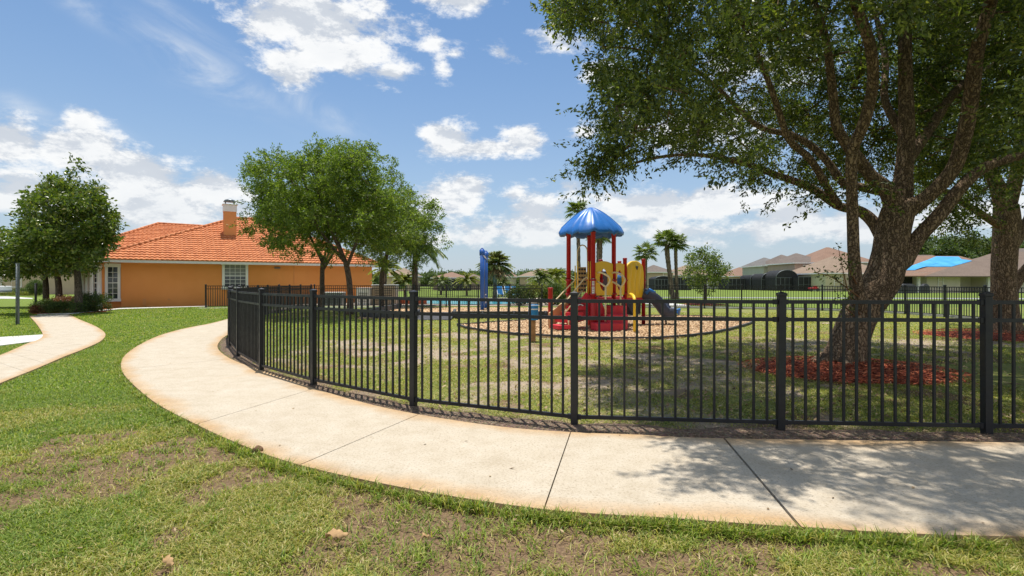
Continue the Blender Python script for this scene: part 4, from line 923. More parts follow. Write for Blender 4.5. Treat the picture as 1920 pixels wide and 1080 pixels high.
shrub('hedge', 'low rounded dark shrub row behind the thin marker pole', gxy(86, 26.5), (1.2, .8, .45, 0), 90, mt['hedge'], .055, 'hedge')
shrub('shrub', 'copper-leaved shrub between the two dark hedges', gxy(120, 27), (1.9, .9, .62, 0), 120, mt['bronze'], .07)
shrub('shrub', 'small coppery plant at the street end of the mulch bed', gxy(75, 23.3), (.8, .6, .32, 0), 50, mt['bronze'], .06)
shrub('topiary_bush', 'clipped round topiary bush in front of the beige house', gxy(68, 52), (1.35, 1.35, 1.25, .28), 230, mt['hedge'], .07, 'shrub')
shrub('hedge', 'long low hedge under the window of the beige house', gxy(38, 58), (5.2, .9, .65, 0), 160, mt['hedge'], .08, 'hedge', False)
shrub('shrub', 'light green border plants in front of the beige house hedge', gxy(38, 55.5), (4.2, .7, .42, 0), 120, mt['ygleaf'], .07, 'shrub', False)
for (px, Y, w_, h_, lf_, lab) in ((975, 31.4, 1.6, 1.2, 'hedge', 'green shrub behind the pool fence just left of the blue marker post'), (1005, 31.8, 1.7, 1.3, 'ygleaf', 'yellow-green shrub behind the pool fence at the blue marker post'), (1038, 31.6, 1.6, 1.25, 'hedge', 'green shrub behind the pool fence at the lone red post'), (1062, 33, 1.7, 1.3, 'ygleaf', 'yellow-green shrub behind the pool fence at the playground steps')):
    shrub('shrub', lab, gxy(px, Y), (w_, .9, h_, 0), 80, mt[lf_], .09, 'shrub', group='shrubs along the pool fence')
bedp = [gxy(228, 27.9), gxy(195, 24.0), gxy(95, 22.3), gxy(60, 22.6), gxy(70, 28), gxy(150, 30), gxy(205, 30)]
sheet('mulch_bed', bedp, .03, mt['red_mulch'])
sheet('house_walk', [gxy(70, 21.9), gxy(135, 22.6), gxy(225, 26.6), gxy(390, 29.6), gxy(390, 30.2), gxy(225, 27.5), gxy(135, 23.0), gxy(70, 22.2)], .036, mt['white_concrete'])

# distant wood lines
def treeline(name, segs, leaf, size, per=110):
    pts = []; cr = []
    for (px0, px1, Y, ptop, dens) in segs:
        n = int(dens)
        for i in range(n):
            px = px0+(px1-px0)*(i+rng.random())/n; top = EYE+(530-ptop)/F*Y; tt = top*(.62+.55*float(fbm(px*.05, Y*.01, 1, 3, 3)))
            x = (px-960)/F*Y; yy = Y+rng.normal(0, Y*.02); tw_ = 3.0*Y/160
            for k in range(7):
                pts.append((x+rng.normal(0, tw_*.6), yy+rng.normal(0, tw_*.6), tt*(.25+.75*rng.random()**.6)-.6)); cr.append(tw_*.42)
    o = leaf_cloud(np.array(pts), np.array(cr), per, size, leaf, name, None, (0, 0, 0), (0, 0, 5), 9, .6, .2); return tag(o, kind='stuff')
treeline('far_woods', [(690, 1110, 210, 510, 60), (1090, 1260, 230, 518, 24), (1290, 1560, 250, 517, 40), (-80, 160, 150, 505, 26)], mt['farleaf'], .75)
treeline('far_woods', [(1690, 2050, 150, 440, 60), (1560, 1700, 190, 490, 16)], mt['farleaf'], .6, 130)

# ------------------------------------------------------------------ buildings
def local(o, ang):
    u = Vector((math.cos(ang), math.sin(ang), 0)); v = Vector((-math.sin(ang), math.cos(ang), 0)); o = Vector(o); return lambda a, b, z=0: o+u*a+v*b+Vector((0, 0, z))
def window_unit(W, Hh, mull=(3, 2), frame=.09, style='white', blinds=True, sash=True):
    """frame + panes as separate meshes in local space: x right, z up, facing -y"""
    f = MB(); f.box((0, -.03, Hh+frame*.75), (W+frame*2.6, .10, frame*1.5)); f.box((0, -.04, -frame*.6), (W+frame*2.4, .13, frame*1.2))
    for s in (-1, 1): f.box((s*(W/2+frame/2), -.028, Hh/2), (frame, .09, Hh))
    g = MB(); g.box((0, .035, Hh/2), (W, .02, Hh)); mn = MB()
    for i in range(1, mull[0]): mn.box((-W/2+W*i/mull[0], .012, Hh/2), (.022, .02, Hh))
    for j in range(1, mull[1]): mn.box((0, .008, Hh*j/mull[1]), (W, .026, .022 if j != mull[1]//2 else .05))
    return f, g, mn
def place_window(parent, pt, ang, W, Hh, mull=(3, 4), frame=.09, fm=None, gm=None, blind=0):
    f, g, mn = window_unit(W, Hh, mull, frame); fo = f.build('window', fm or mt['white'], parent, 0); fo.location = pt; fo.rotation_euler = (0, 0, ang)
    g.build('pane', gm or mt['glass'], fo); mn.build('muntins', fm or mt['white'], fo)
    if blind:
        b_ = MB()
        for k in range(int(Hh*blind/.05)): b_.box((0, .018, Hh-.03-k*.05), (W*.98, .008, .034))
        b_.build('blind', mt['blind'], fo)
    return fo
house = empty('orange_house', (-21.4, 28.6, 0), 0, 'orange stucco clubhouse with terracotta tile hip roof, chimney and white trim', 'house'); H0 = Vector((-21.4, 28.6, 0)); HA = math.atan2(7.7, 11.6)
hl = local((0, 0, 0), HA); WZ = 2.62
LW, DW = 14.0, 13.0
def quadmesh(fnlist): pass
m = MB()
foot = [(0, 0), (LW, 0), (LW, DW), (0, DW)]
m.prism([tuple(hl(a, b)[:2]) for a, b in foot], -.1, WZ)
wall = m.build('wall', mt['orange'], house)
# bay and porch wall left
m = MB(); bay = [(-.004, .14), (-.80, .14), (-1.30, .75), (-1.30, 2.6), (-.004, 2.6)]; m.prism([tuple(hl(a, b)[:2]) for a, b in bay], -.1, WZ-.003); m.build('bay', mt['orange'], house)
# tile roofs: courses between two rafters
def tile_plane(mb, e0, e1, r0, r1, course=.31, barrel=.24, amp=.045):
    """e0-e1 eave corners, r0-r1 ridge ends (left, right); roof seen from outside, left to right"""
    e0, e1, r0, r1 = map(Vector, (e0, e1, r0, r1)); ux = (e1-e0).normalized()
    sl = (r0-e0)-ux*(r0-e0).dot(ux); S = sl.length; us = sl.normalized(); nn = ux.cross(us).normalized()
    if nn.z < 0: nn = -nn
    nr = int(math.ceil(S/course)); la = (r0-e0).dot(ux); lb = (r1-e0).dot(ux); W = (e1-e0).length
    for k in range(nr):
        s0 = k*course-.03; s1 = min((k+1)*course, S)
        if s1-s0 < .05: continue
        rows = []
        for s_, lift in ((s0, -.0), (s0, .06), (s1, .012)):
            u = max(0, s_)/S; a = la*u; b = W+(lb-W)*u; rows.append((a, b, s_, lift))
        n = max(2, int((rows[0][1]-rows[0][0])/(barrel/6))); off = 0
        amin = max(rows[0][0], rows[2][0]); 
        xs = np.linspace(min(rows[0][0], rows[2][0]), max(rows[0][1], rows[2][1]), n); q0 = len(mb.v); vs = []
        jit = rng.normal(0, .004)
        for (a, b, s_, lift) in rows:
            for x in xs:
                xc = min(max(x, a), b); c = abs(math.sin(math.pi*x/barrel)); z = lift+amp*c*(1 if lift > 0 else 0.0)+jit
                vs.append(e0+ux*xc+us*s_+nn*z)
        fs = []
        for r_ in range(2):
            for i in range(n-1): fs.append((r_*n+i, r_*n+i+1, (r_+1)*n+i+1, (r_+1)*n+i))
        mb.add(vs, fs, False)
def ridge_caps(mb, a, b, r=.11):
    a = Vector(a); b = Vector(b); n = max(2, int((b-a).length/.34))
    for i in range(n): p = a.lerp(b, i/n); q = a.lerp(b, (i+1.12)/n); mb.tube([p+Vector((0, 0, .03)), q+Vector((0, 0, .06))], [r*1.15, r*.9], 8)
roof = MB(); ov = .45; EZ = WZ-.0
PK = 5.85; yr = 5.6
c1, c2, c3, c4 = hl(-ov-.9, -ov, EZ), hl(LW+ov, -ov, EZ), hl(LW+ov, DW+ov, EZ), hl(-ov-.9, DW+ov, EZ)
ra, rb = hl(6.1, yr, PK), hl(7.9, yr, PK)
tile_plane(roof, c1, c2, ra, rb); tile_plane(roof, c2, c3, rb, rb); tile_plane(roof, c4, c1, ra, ra)
roof.add([c3, c4, ra, rb], [(0, 1, 2, 3)])
ridge_caps(roof, c1, ra); ridge_caps(roof, ra, rb); ridge_caps(roof, c2, rb)
ro = roof.build('roof', mt['tile'], house)
# chimney on the front slope
ch = MB(); cpt = hl(5.55, 3.15); cw = .72
ch.box((cpt.x, cpt.y, 4.55), (cw, .65, 2.9), HA); cho = ch.build('chimney', mt['orange2'], house)
cc = MB(); cc.box((cpt.x, cpt.y, 6.22), (cw+.05, .70, .44), HA); cc.box((cpt.x, cpt.y, 6.46), (cw+.14, .78, .05), HA); cc.build('chimney_band', mt['white'], cho)
cc = MB()
for (dx, dy) in ((-.25, -.22), (.25, -.22), (-.25, .22), (.25, .22)): q = hl(5.55+dx, 3.15+dy); cc.box((q.x, q.y, 6.57), (.04, .04, .2), HA)
cc.box((cpt.x, cpt.y, 6.68), (cw-.02, .6, .04), HA); cc.lathe([(.34, 0), (.30, .08), (.12, .15), (.02, .17)], (cpt.x, cpt.y, 6.7), 12); cc.build('chimney_cap', mt['galv'], cho)
# fascia + soffit
fa = MB()
for a, b in ((c1, c2), (c2, c3), (c1, c4)):
    fa.bar(a-Vector((0, 0, .075)), b-Vector((0, 0, .075)), .04, .16)
so_ = [tuple(q[:2]) for q in (hl(-ov-.88, -ov+.03), hl(LW+ov-.03, -ov+.03), hl(LW+ov-.03, DW+ov), hl(-ov-.88, DW+ov))]
fa.prism(so_, EZ-.05, EZ-.03); fa.build('fascia', mt['white'], house)
# rear-left wing, higher eave
wg = MB(); fw = [(-1.2, 5.5), (7, 5.5), (7, 13.5), (-1.2, 13.5)]; wg.prism([tuple(hl(a, b)[:2]) for a, b in fw], -.1, 3.55); wgo = wg.build('wing_wall', mt['orange'], house)
wr = MB(); e0, e1, e2, e3 = hl(-1.9, 4.9, 3.58), hl(8, 4.9, 3.58), hl(8, 14.1, 3.58), hl(-1.9, 14.1, 3.58); q0, q1 = hl(1.6, 9.5, 5.55), hl(8, 9.5, 5.5)
tile_plane(wr, e0, e1, q0, q1); tile_plane(wr, e3, e0, q0, q0); wr.add([e2, e3, q0, q1], [(0, 1, 2, 3)]); ridge_caps(wr, q0, q1); ridge_caps(wr, e0, q0); wr.build('wing_roof', mt['tile'], house)
f2 = MB(); f2.bar(e0-Vector((0, 0, .1)), e1-Vector((0, 0, .1)), .05, .2); f2.bar(e0-Vector((0, 0, .1)), e3-Vector((0, 0, .1)), .05, .2); f2.build('fascia', mt['white'], house)
# porch: lower tiled roof carried on white columns, left of the bay
pr = MB(); p0, p1, p2, p3 = hl(-3.0, 2.2, 2.66), hl(-.9, .6, 2.64), hl(-.9, 5.4, 3.25), hl(-3.0, 5.4, 2.9)
tile_plane(pr, hl(-3.1, 1.6, 2.62), hl(-1.0, 1.6, 2.62), hl(-2.5, 5.3, 3.5), hl(-1.2, 5.3, 3.5)); pr.build('porch_roof', mt['tile'], house)
f3 = MB(); f3.bar(hl(-3.1, 1.55, 2.50), hl(-1.2, 1.55, 2.50), .06, .26); f3.build('porch_beam', mt['white'], house)
for (px, Y_) in ((157.5, 30.2), (165, 29.8), (173, 29.4), (181, 29.0), (187.5, 28.3)):
    x = (px-960)/F*Y_; m = MB(); m.lathe([(.17, 0), (.17, .10), (.125, .14), (.12, 1.3), (.105, 2.2), (.15, 2.26), (.15, 2.36)], (0, 0, 0), 16); o = m.build('column', mt['white'], house); o.location = Vector((x, Y_, 0))-H0
o = MB(); o.box((0, 0, 1.15), (1.3, .06, 2.3)); oo_ = o.build('garage_door', mt['white'], house); oo_.location = Vector((-(960-166)/F*31.0, 31.0, 0))-H0
for k in range(4):
    q = MB(); q.box((0, -.04, .3+k*.57), (1.25, .02, .02)); q.build('door_groove', mt['blind'], oo_)
# windows
place_window(house, hl(5.55, -.03, 1.12), HA, 1.12, 1.32, (4, 6), .14, blind=.5)
place_window(house, hl(-.36, .10, .50), HA, .42, 1.72, (2, 6), .13, blind=.0)
place_window(house, hl(-1.08, .40, .50), HA-math.atan2(.61, .5), .34, 1.72, (2, 6), .10, blind=0)
sm2 = MB(); q = hl(1.05, -.03, .30); sm2.box(q, (.16, .07, .36), HA); q = hl(1.05, -.04, .05); sm2.box(q, (.04, .04, .5), HA); q = hl(2.2, -.03, .42); sm2.box(q, (.12, .06, .08), HA); sm2.build('hose_bib', mt['orange2'], house)
q = hl(7.9, -.06, 2.3); o = MB(); o.box(q, (.34, .10, .09), HA); o.build('wall_light', mt['galv'], house)
q = hl(8.9, -.01, 1.25); o = MB(); o.box(q, (.05, .03, 2.5), HA); o.build('downpipe', mt['orange2'], house)
house_children = house

def small_house(label, px0, px1, Y, hz, wallc, roofc, depth=9, rise=2.0, story=1, ov=.4, wins=(), group=None, yaw=0, porch=None, name='house', gable=False, base=0):
    x0 = (px0-960)/F*Y; x1 = (px1-960)/F*Y; W = x1-x0
    root = empty(name, (x0, Y, base), yaw, label, 'house', group)
    wm = mt.get(wallc) or simple('wall_'+wallc, WALLC[wallc], .9, .06, 1, .1); mt[wallc] = wm; rm = mt.get(roofc) or shingle('shingle_'+roofc, ROOFC[roofc]); mt[roofc] = rm
    m = MB(); m.prism([(0, 0), (W, 0), (W, depth), (0, depth)], -.1, hz); m.build('wall', wm, root)
    r_ = MB(); e = [(-ov, -ov, hz+.0), (W+ov, -ov, hz), (W+ov, depth+ov, hz), (-ov, depth+ov, hz)]; k = min(depth/2+ov, W/2+ov)
    a = (-ov+k*.95, depth/2, hz+rise); b_ = (W+ov-k*.95, depth/2, hz+rise)
    r_.add(e+[a, b_], [(0, 1, 5, 4), (1, 2, 5), (2, 3, 4, 5), (3, 0, 4), (3, 2, 1, 0)]); ro_ = r_.build('roof', rm, root)
    f = MB(); f.box((W/2, -ov-.01, hz-.07), (W+2*ov, .04, .2)); f.box((-ov-.01, depth/2, hz-.07), (.04, depth+2*ov, .2)); f.box((W+ov+.01, depth/2, hz-.07), (.04, depth+2*ov, .2)); f.build('fascia', mt['white'], root)
    for (fx, z0, ww, hh) in wins:
        place_window(root, Vector((fx*W, -.02, z0)), 0, ww, hh, (2, 2), .08, gm=mt['darkglass'])
    return root
WALLC = {'beige': (.47, .37, .27), 'cream_wall': (.60, .56, .44), 'greyw': (.42, .41, .38), 'pale_yellow': (.58, .53, .36), 'sage': (.47, .47, .40), 'pinkish': (.46, .35, .28)}
ROOFC = {'brown_shingle': (.19, .145, .115), 'tan_shingle': (.27, .20, .145), 'rust_shingle': (.25, .16, .115), 'grey_shingle': (.17, .16, .15), 'grey_brown': (.17, .14, .12)}
small_house('beige house with a wide blue-grey window across the street at the left', -60, 150, 62, 2.7, 'beige', 'tan_shingle', 12, 2.6, wins=((.39, .9, 2.3, 1.35),))
small_house('low brown-roofed house behind the queen palm', 812, 868, 95, 2.3, 'pinkish', 'rust_shingle', 12, 1.1, wins=((.3, .8, 1.4, 1.2),))
small_house('tan-roofed house between the orange wall and the queen palm', 722, 768, 85, 2.5, 'beige', 'tan_shingle', 10, 1.4, wins=((.5, .8, 1.3, 1.2),))
small_house('brown-roofed house directly left of the blue swing posts', 858, 900, 100, 2.3, 'pinkish', 'brown_shingle', 11, 1.0, wins=((.4, .8, 1.3, 1.2),))
small_house('rust-roofed house beyond the date palm', 930, 968, 98, 2.5, 'cream_wall', 'rust_shingle', 12, 1.3, wins=((.5, .8, 1.3, 1.2),))
small_house('tan-roofed house behind the palm clump left of the playground', 975, 1060, 90, 2.5, 'beige', 'tan_shingle', 12, 1.5, wins=((.25, .8, 1.3, 1.2),))
small_house('two-storey beige house behind the twin sabal palms', 1218, 1262, 110, 3.6, 'beige', 'grey_brown', 12, 1.7, wins=((.3, .8, 1.3, 1.2), (.7, 2.4, 1.1, .9)))
small_house('low tan house behind the young magnolia', 1262, 1345, 112, 3.0, 'greyw', 'tan_shingle', 12, 2.3, wins=((.2, .8, 1.3, 1.2), (.7, .8, 1.3, 1.2)))
small_house('house with a rusty hip roof, right of the young magnolia', 1378, 1440, 120, 2.9, 'beige', 'rust_shingle', 12, 2.2, wins=((.5, .8, 1.3, 1.2),))
small_house('farthest two-storey house of the stepped row, grey roof and pale green wall', 1432, 1478, 108, 4.9, 'sage', 'grey_shingle', 10, 1.9, wins=((.72, 3.4, 1.1, 1.0), (.3, 1.0, 1.3, 1.2)))
small_house('pale yellow two-storey house, second of the stepped row', 1470, 1510, 102, 5.2, 'pale_yellow', 'grey_brown', 10, 1.9, wins=((.6, 3.6, 1.1, 1.0), (.3, 1.0, 1.3, 1.2)))
small_house('two-storey house with a pinkish wall, third of the stepped row', 1490, 1552, 95, 5.0, 'pinkish', 'grey_brown', 10, 2.0, wins=((.35, 3.5, 1.1, 1.0), (.75, 3.5, 1.1, 1.0)))
small_house('two-storey pale house with a rusty roof just left of the leaning oak trunk', 1540, 1640, 92, 5.0, 'greyw', 'rust_shingle', 12, 3.0, wins=((.06, 3.6, .6, .7), (.2, 3.6, .6, .7), (.6, 1, 1.4, 1.2)))
small_house('low cream house with a tan roof directly behind the leaning oak trunk', 1548, 1665, 82, 2.9, 'pale_yellow', 'tan_shingle', 12, 2.9, wins=((.2, .8, 1.2, 1.2), (.6, .8, 1.6, 1.3)))
small_house('grey-roofed house behind the blue tarpaulin', 1668, 1850, 100, 3.4, 'beige', 'brown_shingle', 12, 3.6, wins=((.5, 1, 1.5, 1.2),))
small_house('brown-roofed house showing beyond the second oak at the right edge', 1900, 2100, 95, 5.2, 'cream_wall', 'grey_brown', 12, 2.8)

# long low house with the blue tarpaulin
YT = 72.0
def ray(px, py, Yf, k, z0=2.76):       # where the sight line meets the roof plane z = z0 + k (Y - Yf)
    a = (530-py)/F; Y = (z0-k*Yf-EYE)/(a-k); return Vector(((px-960)/F*Y, Y, EYE+a*Y))
tl = empty('house', ((1738-960)/F*YT, YT, 0), 0, 'long low cream house with a blue tarpaulin over part of its brown roof', 'house'); TL = tl.location.copy()
mt['cream_wall'] = simple('cream_wall', (.62, .56, .44), .9, .05, 1, .1); mt['brown_shingle'] = mt.get('brown_shingle') or shingle('brown_shingle', ROOFC['brown_shingle'])
XL = (1668-1738)/F*YT; XR = (1960-1738)/F*YT
m = MB(); m.prism([(0, 0), (4.6, 0), (4.6, 2.2), (8.0, 2.2), (8.0, 0), (XR, 0), (XR, 13), (0, 13)], -.1, 2.7); m.build('wall', mt['cream_wall'], tl)
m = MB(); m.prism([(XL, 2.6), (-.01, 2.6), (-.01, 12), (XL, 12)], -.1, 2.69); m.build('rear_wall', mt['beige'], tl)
def roofpoly(pts, Yf, k, th=.14):
    q = [ray(px, py, Yf, k)-TL for px, py in pts]; n = len(q); m_ = MB(); dn = Vector((0, 0, -th)); return m_.add(q+[v+dn for v in q], [tuple(range(n)), tuple(reversed(range(n, 2*n)))]+[(i, n+i, n+(i+1) % n, (i+1) % n) for i in range(n)])
roofpoly([(1664, 517), (1740, 517), (1830, 488), (1800, 480), (1700, 480)], 71.55, .42).build('roof', mt['rust_shingle'], tl)
roofpoly([(1733, 517.6), (1970, 517.6), (1970, 472), (1868, 472), (1822, 487)], 71.5, .42).build('roof', mt['brown_shingle'], tl)
m = MB(); m.box(((XL+XR)/2, -.52, 2.64), (XR-XL+.8, .05, .2)); m.build('fascia', mt['white'], tl)
m = MB(); m.prism([(XL-.3, -.49), (XR, -.49), (XR, 2.5), (XL-.3, 2.5)], 2.703, 2.73); m.build('soffit', mt['white'], tl)
for x in (XL+.7, -1.35, 8.2): m = MB(); m.box((x, -.25, 1.35), (.30, .30, 2.68)); m.build('porch_post', mt['white'], tl)
m = MB(); m.box((-.95, 2.56, 1.15), (1.7, .05, 2.1)); m.build('patio_door', mt['darkglass'], tl)
m = MB(); m.box((8.9, -.03, 1.2), (.9, .05, 2.1)); m.build('patio_door', mt['darkglass'], tl)
place_window(tl, Vector((1.85, -.02, .75)), 0, .55, 1.5, (1, 2), .08, gm=mt['darkglass']); place_window(tl, Vector((12.6, -.02, .75)), 0, 1.3, 1.3, (2, 2), .08, gm=mt['darkglass'])
t = NT('tarp_mat'); t.set(t.ramp(t.noise(.8, 5, .6), [(.3, (.05, .30, .60)), (.7, (.10, .42, .74))]), .45, .4); t.bump(t.noise(1.2, 5, .6), .5, .1); mt['tarp'] = t.m
tp = [ray(px, py, 71.55, .42)+Vector((0, -.02, .08)) for px, py in ((1688, 507), (1715, 507), (1729, 500.5), (1784, 500.5), (1822, 490), (1813, 488), (1803, 487), (1797, 482), (1755, 481.5), (1742, 487))]
nt_ = len(tp); cx3 = sum(tp, Vector())/nt_; vv = []
for s_ in (1, .75, .5, .25):
    for p in tp: vv.append(cx3+(p-cx3)*s_+Vector((0, 0, .06*random.random() if s_ < 1 else 0)))
vv.append(cx3+Vector((0, 0, .03))); ff = []
for r_ in range(3):
    for i in range(nt_): ff.append((r_*nt_+i, r_*nt_+(i+1) % nt_, (r_+1)*nt_+(i+1) % nt_, (r_+1)*nt_+i))
for i in range(nt_): ff.append((3*nt_+i, 3*nt_+(i+1) % nt_, 4*nt_))
vv += [p-Vector((0, 0, .10)) for p in tp]; q = 4*nt_+1
for i in range(nt_): ff.append((i, q+i, q+(i+1) % nt_, (i+1) % nt_))
m = MB(); m.add([v-TL for v in vv], ff); o = m.build('tarpaulin', mt['tarp'], None); o.location = TL; tag(o, 'bright blue tarpaulin spread over the brown house roof at the right', 'tarpaulin')

# arched pool screens behind the stepped houses
def screen_room(label, px0, px1, Y, hz, arch, arch_h=.9):
    x0 = (px0-960)/F*Y; x1 = (px1-960)/F*Y; W = x1-x0; root = empty('pool_enclosure', (x0, Y, 0), 0, label, 'enclosure', 'dark screened pool enclosures')
    n = 14; prof = [(0, 0), (W, 0), (W, hz)]+([(W/2+W/2*math.cos(math.pi*i/n), hz+arch_h*math.sin(math.pi*i/n)) for i in range(1, n)] if arch else [])+[(0, hz)]
    m = MB(); m.slab(prof, (0, 0, 0), (1, 0, 0), (0, 0, 1), -4.5); m.build('mesh_screen', mt['screen'], root)
    f = MB()
    for i in range(0, 6): f.box((W*i/5, -.04, hz/2), (.06, .06, hz))
    f.box((W/2, -.04, hz*.45), (W, .06, .05)); f.box((W/2, -.04, hz), (W, .07, .07))
    if arch: f.tube([(a, -.04, b) for a, b in prof[2:]], .05, 5)
    f.build('frame', mt['galv'], root)
screen_room('dark arched pool enclosure, widest one under the stepped houses', 1455, 1496, 88, 2.2, True, 1.3)
screen_room('dark arched pool enclosure left of the widest one', 1428, 1449, 92, 1.9, True, 1.1)
screen_room('narrow dark arched enclosure, third from the widest one', 1407, 1421, 96, 1.9, True, .9)
screen_room('flat-topped dark enclosure under the pinkish house', 1497, 1545, 86, 2.3, False)
screen_room('long flat dark enclosure right of the young magnolia', 1365, 1404, 98, 2.1, False)
screen_room('flat dark enclosure behind the twin sabal palms', 1262, 1296, 96, 2.3, False)
screen_room('dark enclosure with a shallow arch right of the yellow panel', 1228, 1258, 98, 2.0, True, .6)
screen_room('dark flat enclosure of the low house behind the queen palm', 822, 846, 88, 2.0, False)
screen_room('dark enclosure of the tan-roofed house behind the palm clump', 1000, 1022, 84, 2.1, False)
screen_room('dark enclosure in front of the brown-roofed house left of the swing posts', 850, 880, 90, 2.0, False)
screen_room('dark enclosure beyond the date palm', 935, 950, 90, 2.0, True, .6)
screen_room('dark enclosure behind the stairs of the playground', 1052, 1070, 86, 2.2, False)

# ------------------------------------------------------------------ playground
pg = empty('play_structure', (2.33, 15.0, 0), 0, 'playground tower with blue canopy, red posts, yellow panels and a navy slide', 'playground'); O = Vector((2.33, 15.0, 0))
e1 = Vector((.75, .66, 0)).normalized(); e2 = Vector((-.66, .75, 0)).normalized()
B_ = Vector((2.33, 15.0, 0)); C_ = B_+e1*.95; A_ = B_+e2*.95; D0 = B_+e1*.95+e2*.95
D_ = Vector((3.50, 16.2, 0)); E_ = Vector((4.24, 16.86, 0)); G_ = D_+(A_-B_)*1.0; H_ = E_+(A_-B_)
DZ = .92
def loc(v): return v-O
def part(mb, name, mat, bevel=0, parent=None): return mb.build(name, mat, parent or pg, bevel)
def rpost(p, top, r=.062, name='post', mat='red'):
    m = MB(); m.lathe([(r, 0), (r, top-.05), (r*1.12, top-.05), (r*1.12, top-.01), (r*.6, top)], loc(p)-Vector((0, 0, 0)), 14)
    for z in (1.42, 1.0):
        if z < top-.3: m.lathe([(r*1.02, 0), (r*1.45, .0), (r*1.45, .06), (r*1.02, .06)], loc(p)+Vector((0, 0, z)), 14)
    return part(m, name, mt[mat])
for p in (A_, B_, C_, D0): rpost(p, 2.85, .066)
for p in (D_, E_): rpost(p, 2.14, .062)
rpost(G_, 2.12); rpost(H_, 2.10)
rpost(Vector(P(1032, 540, 16.2).to_tuple()[:2]+(0,)), 1.22, .075)
# decks
m = MB(); m.prism([tuple(loc(q)[:2]) for q in (B_, C_, D0, A_)], DZ-.08, DZ); m.prism([tuple(loc(q)[:2]) for q in (C_+Vector((.02, 0, 0)), D_, G_, D0+Vector((.02, .02, 0)))], DZ-.085, DZ-.005); m.prism([tuple(loc(q)[:2]) for q in (D_+Vector((.015, 0, 0)), E_, H_, G_+Vector((.02, .01, 0)))], DZ-.08, DZ-.002); part(m, 'deck', mt['red'])
m = MB()
for a, b in ((B_, C_), (C_, D_), (D_, E_), (A_, B_)): a, b = loc(a), loc(b); dd = (b-a).normalized()*.07; m.bar(a+dd+Vector((0, 0, DZ-.06)), b-dd+Vector((0, 0, DZ-.06)), .05, .10)
part(m, 'deck_beam', mt['redpl'])
# canopy : square leaf dome with soft corners and scalloped hem
m = MB(); cen = (A_+B_+C_+D0)/4; nA, nR = 96, 22; vs = []; fs = []
RC = 1.135; ZE, ZA = 2.90, 3.62
for thick in (0, 1):
    for i in range(nR+1):
        u = i/nR
        for j in range(nA):
            a = 2*math.pi*j/nA
            # direction relative to deck axes; corners sit over the posts
            ca, sa_ = math.cos(a), math.sin(a); q = (abs(ca)**2.0+abs(sa_)**2.0); kx = 1/max(abs(ca), abs(sa_)); kk = 1/(abs(ca)**3.0+abs(sa_)**3.0)**(1/3.0)
            rr = RC*.76*kk*u
            z = ZE+(ZA-ZE)*(1-max(u, .02)**1.5)
            rib = abs(math.sin(a*10)); corner = math.exp(-((((a/(math.pi/2)) % 1)-.5)/.045)**2)
            z += .050*(1-rib)**5*-1*(u > .1)+.03*corner*u-.012*thick-.0
            hem = .055*(abs(math.cos(a*6))-.3)*max(0, (u-.8)/.2); z -= hem
            if u > .93: z -= .06*((u-.93)/.07)
            p = e1*(rr*ca)+e2*(rr*sa_); base_ = loc(cen)
            vs.append((base_.x+p.x*(1-.02*thick), base_.y+p.y*(1-.02*thick), z-.03*thick))
    k0 = thick*(nR+1)*nA
    for i in range(nR):
        for j in range(nA): f = (k0+i*nA+j, k0+(i+1)*nA+j, k0+(i+1)*nA+(j+1) % nA, k0+i*nA+(j+1) % nA); fs.append(f if not thick else f[::-1])
for j in range(nA): fs.append((nR*nA+j, (nR+1)*nA+nR*nA+j, (nR+1)*nA+nR*nA+(j+1) % nA, nR*nA+(j+1) % nA))
m.add(vs, fs, True); can = part(m, 'canopy', mt['bluepl'])
m = MB()
for k in range(4):
    a = math.pi/4+math.pi/2*k; pts = []
    for i in range(0, nR+1, 2):
        u = i/nR; ca, sa_ = math.cos(a), math.sin(a); kk = 1/(abs(ca)**3.0+abs(sa_)**3.0)**(1/3.0); rr = RC*.76*kk*u; p = e1*(rr*ca)+e2*(rr*sa_); z = ZE+(ZA-ZE)*(1-max(u, .02)**1.5)+.03*u
        if u > .93: z -= .08
        pts.append(loc(cen)+p+Vector((0, 0, z)))
    m.tube(pts, .013, 6)
m.build('canopy_rib', mt['bluepl'], can)
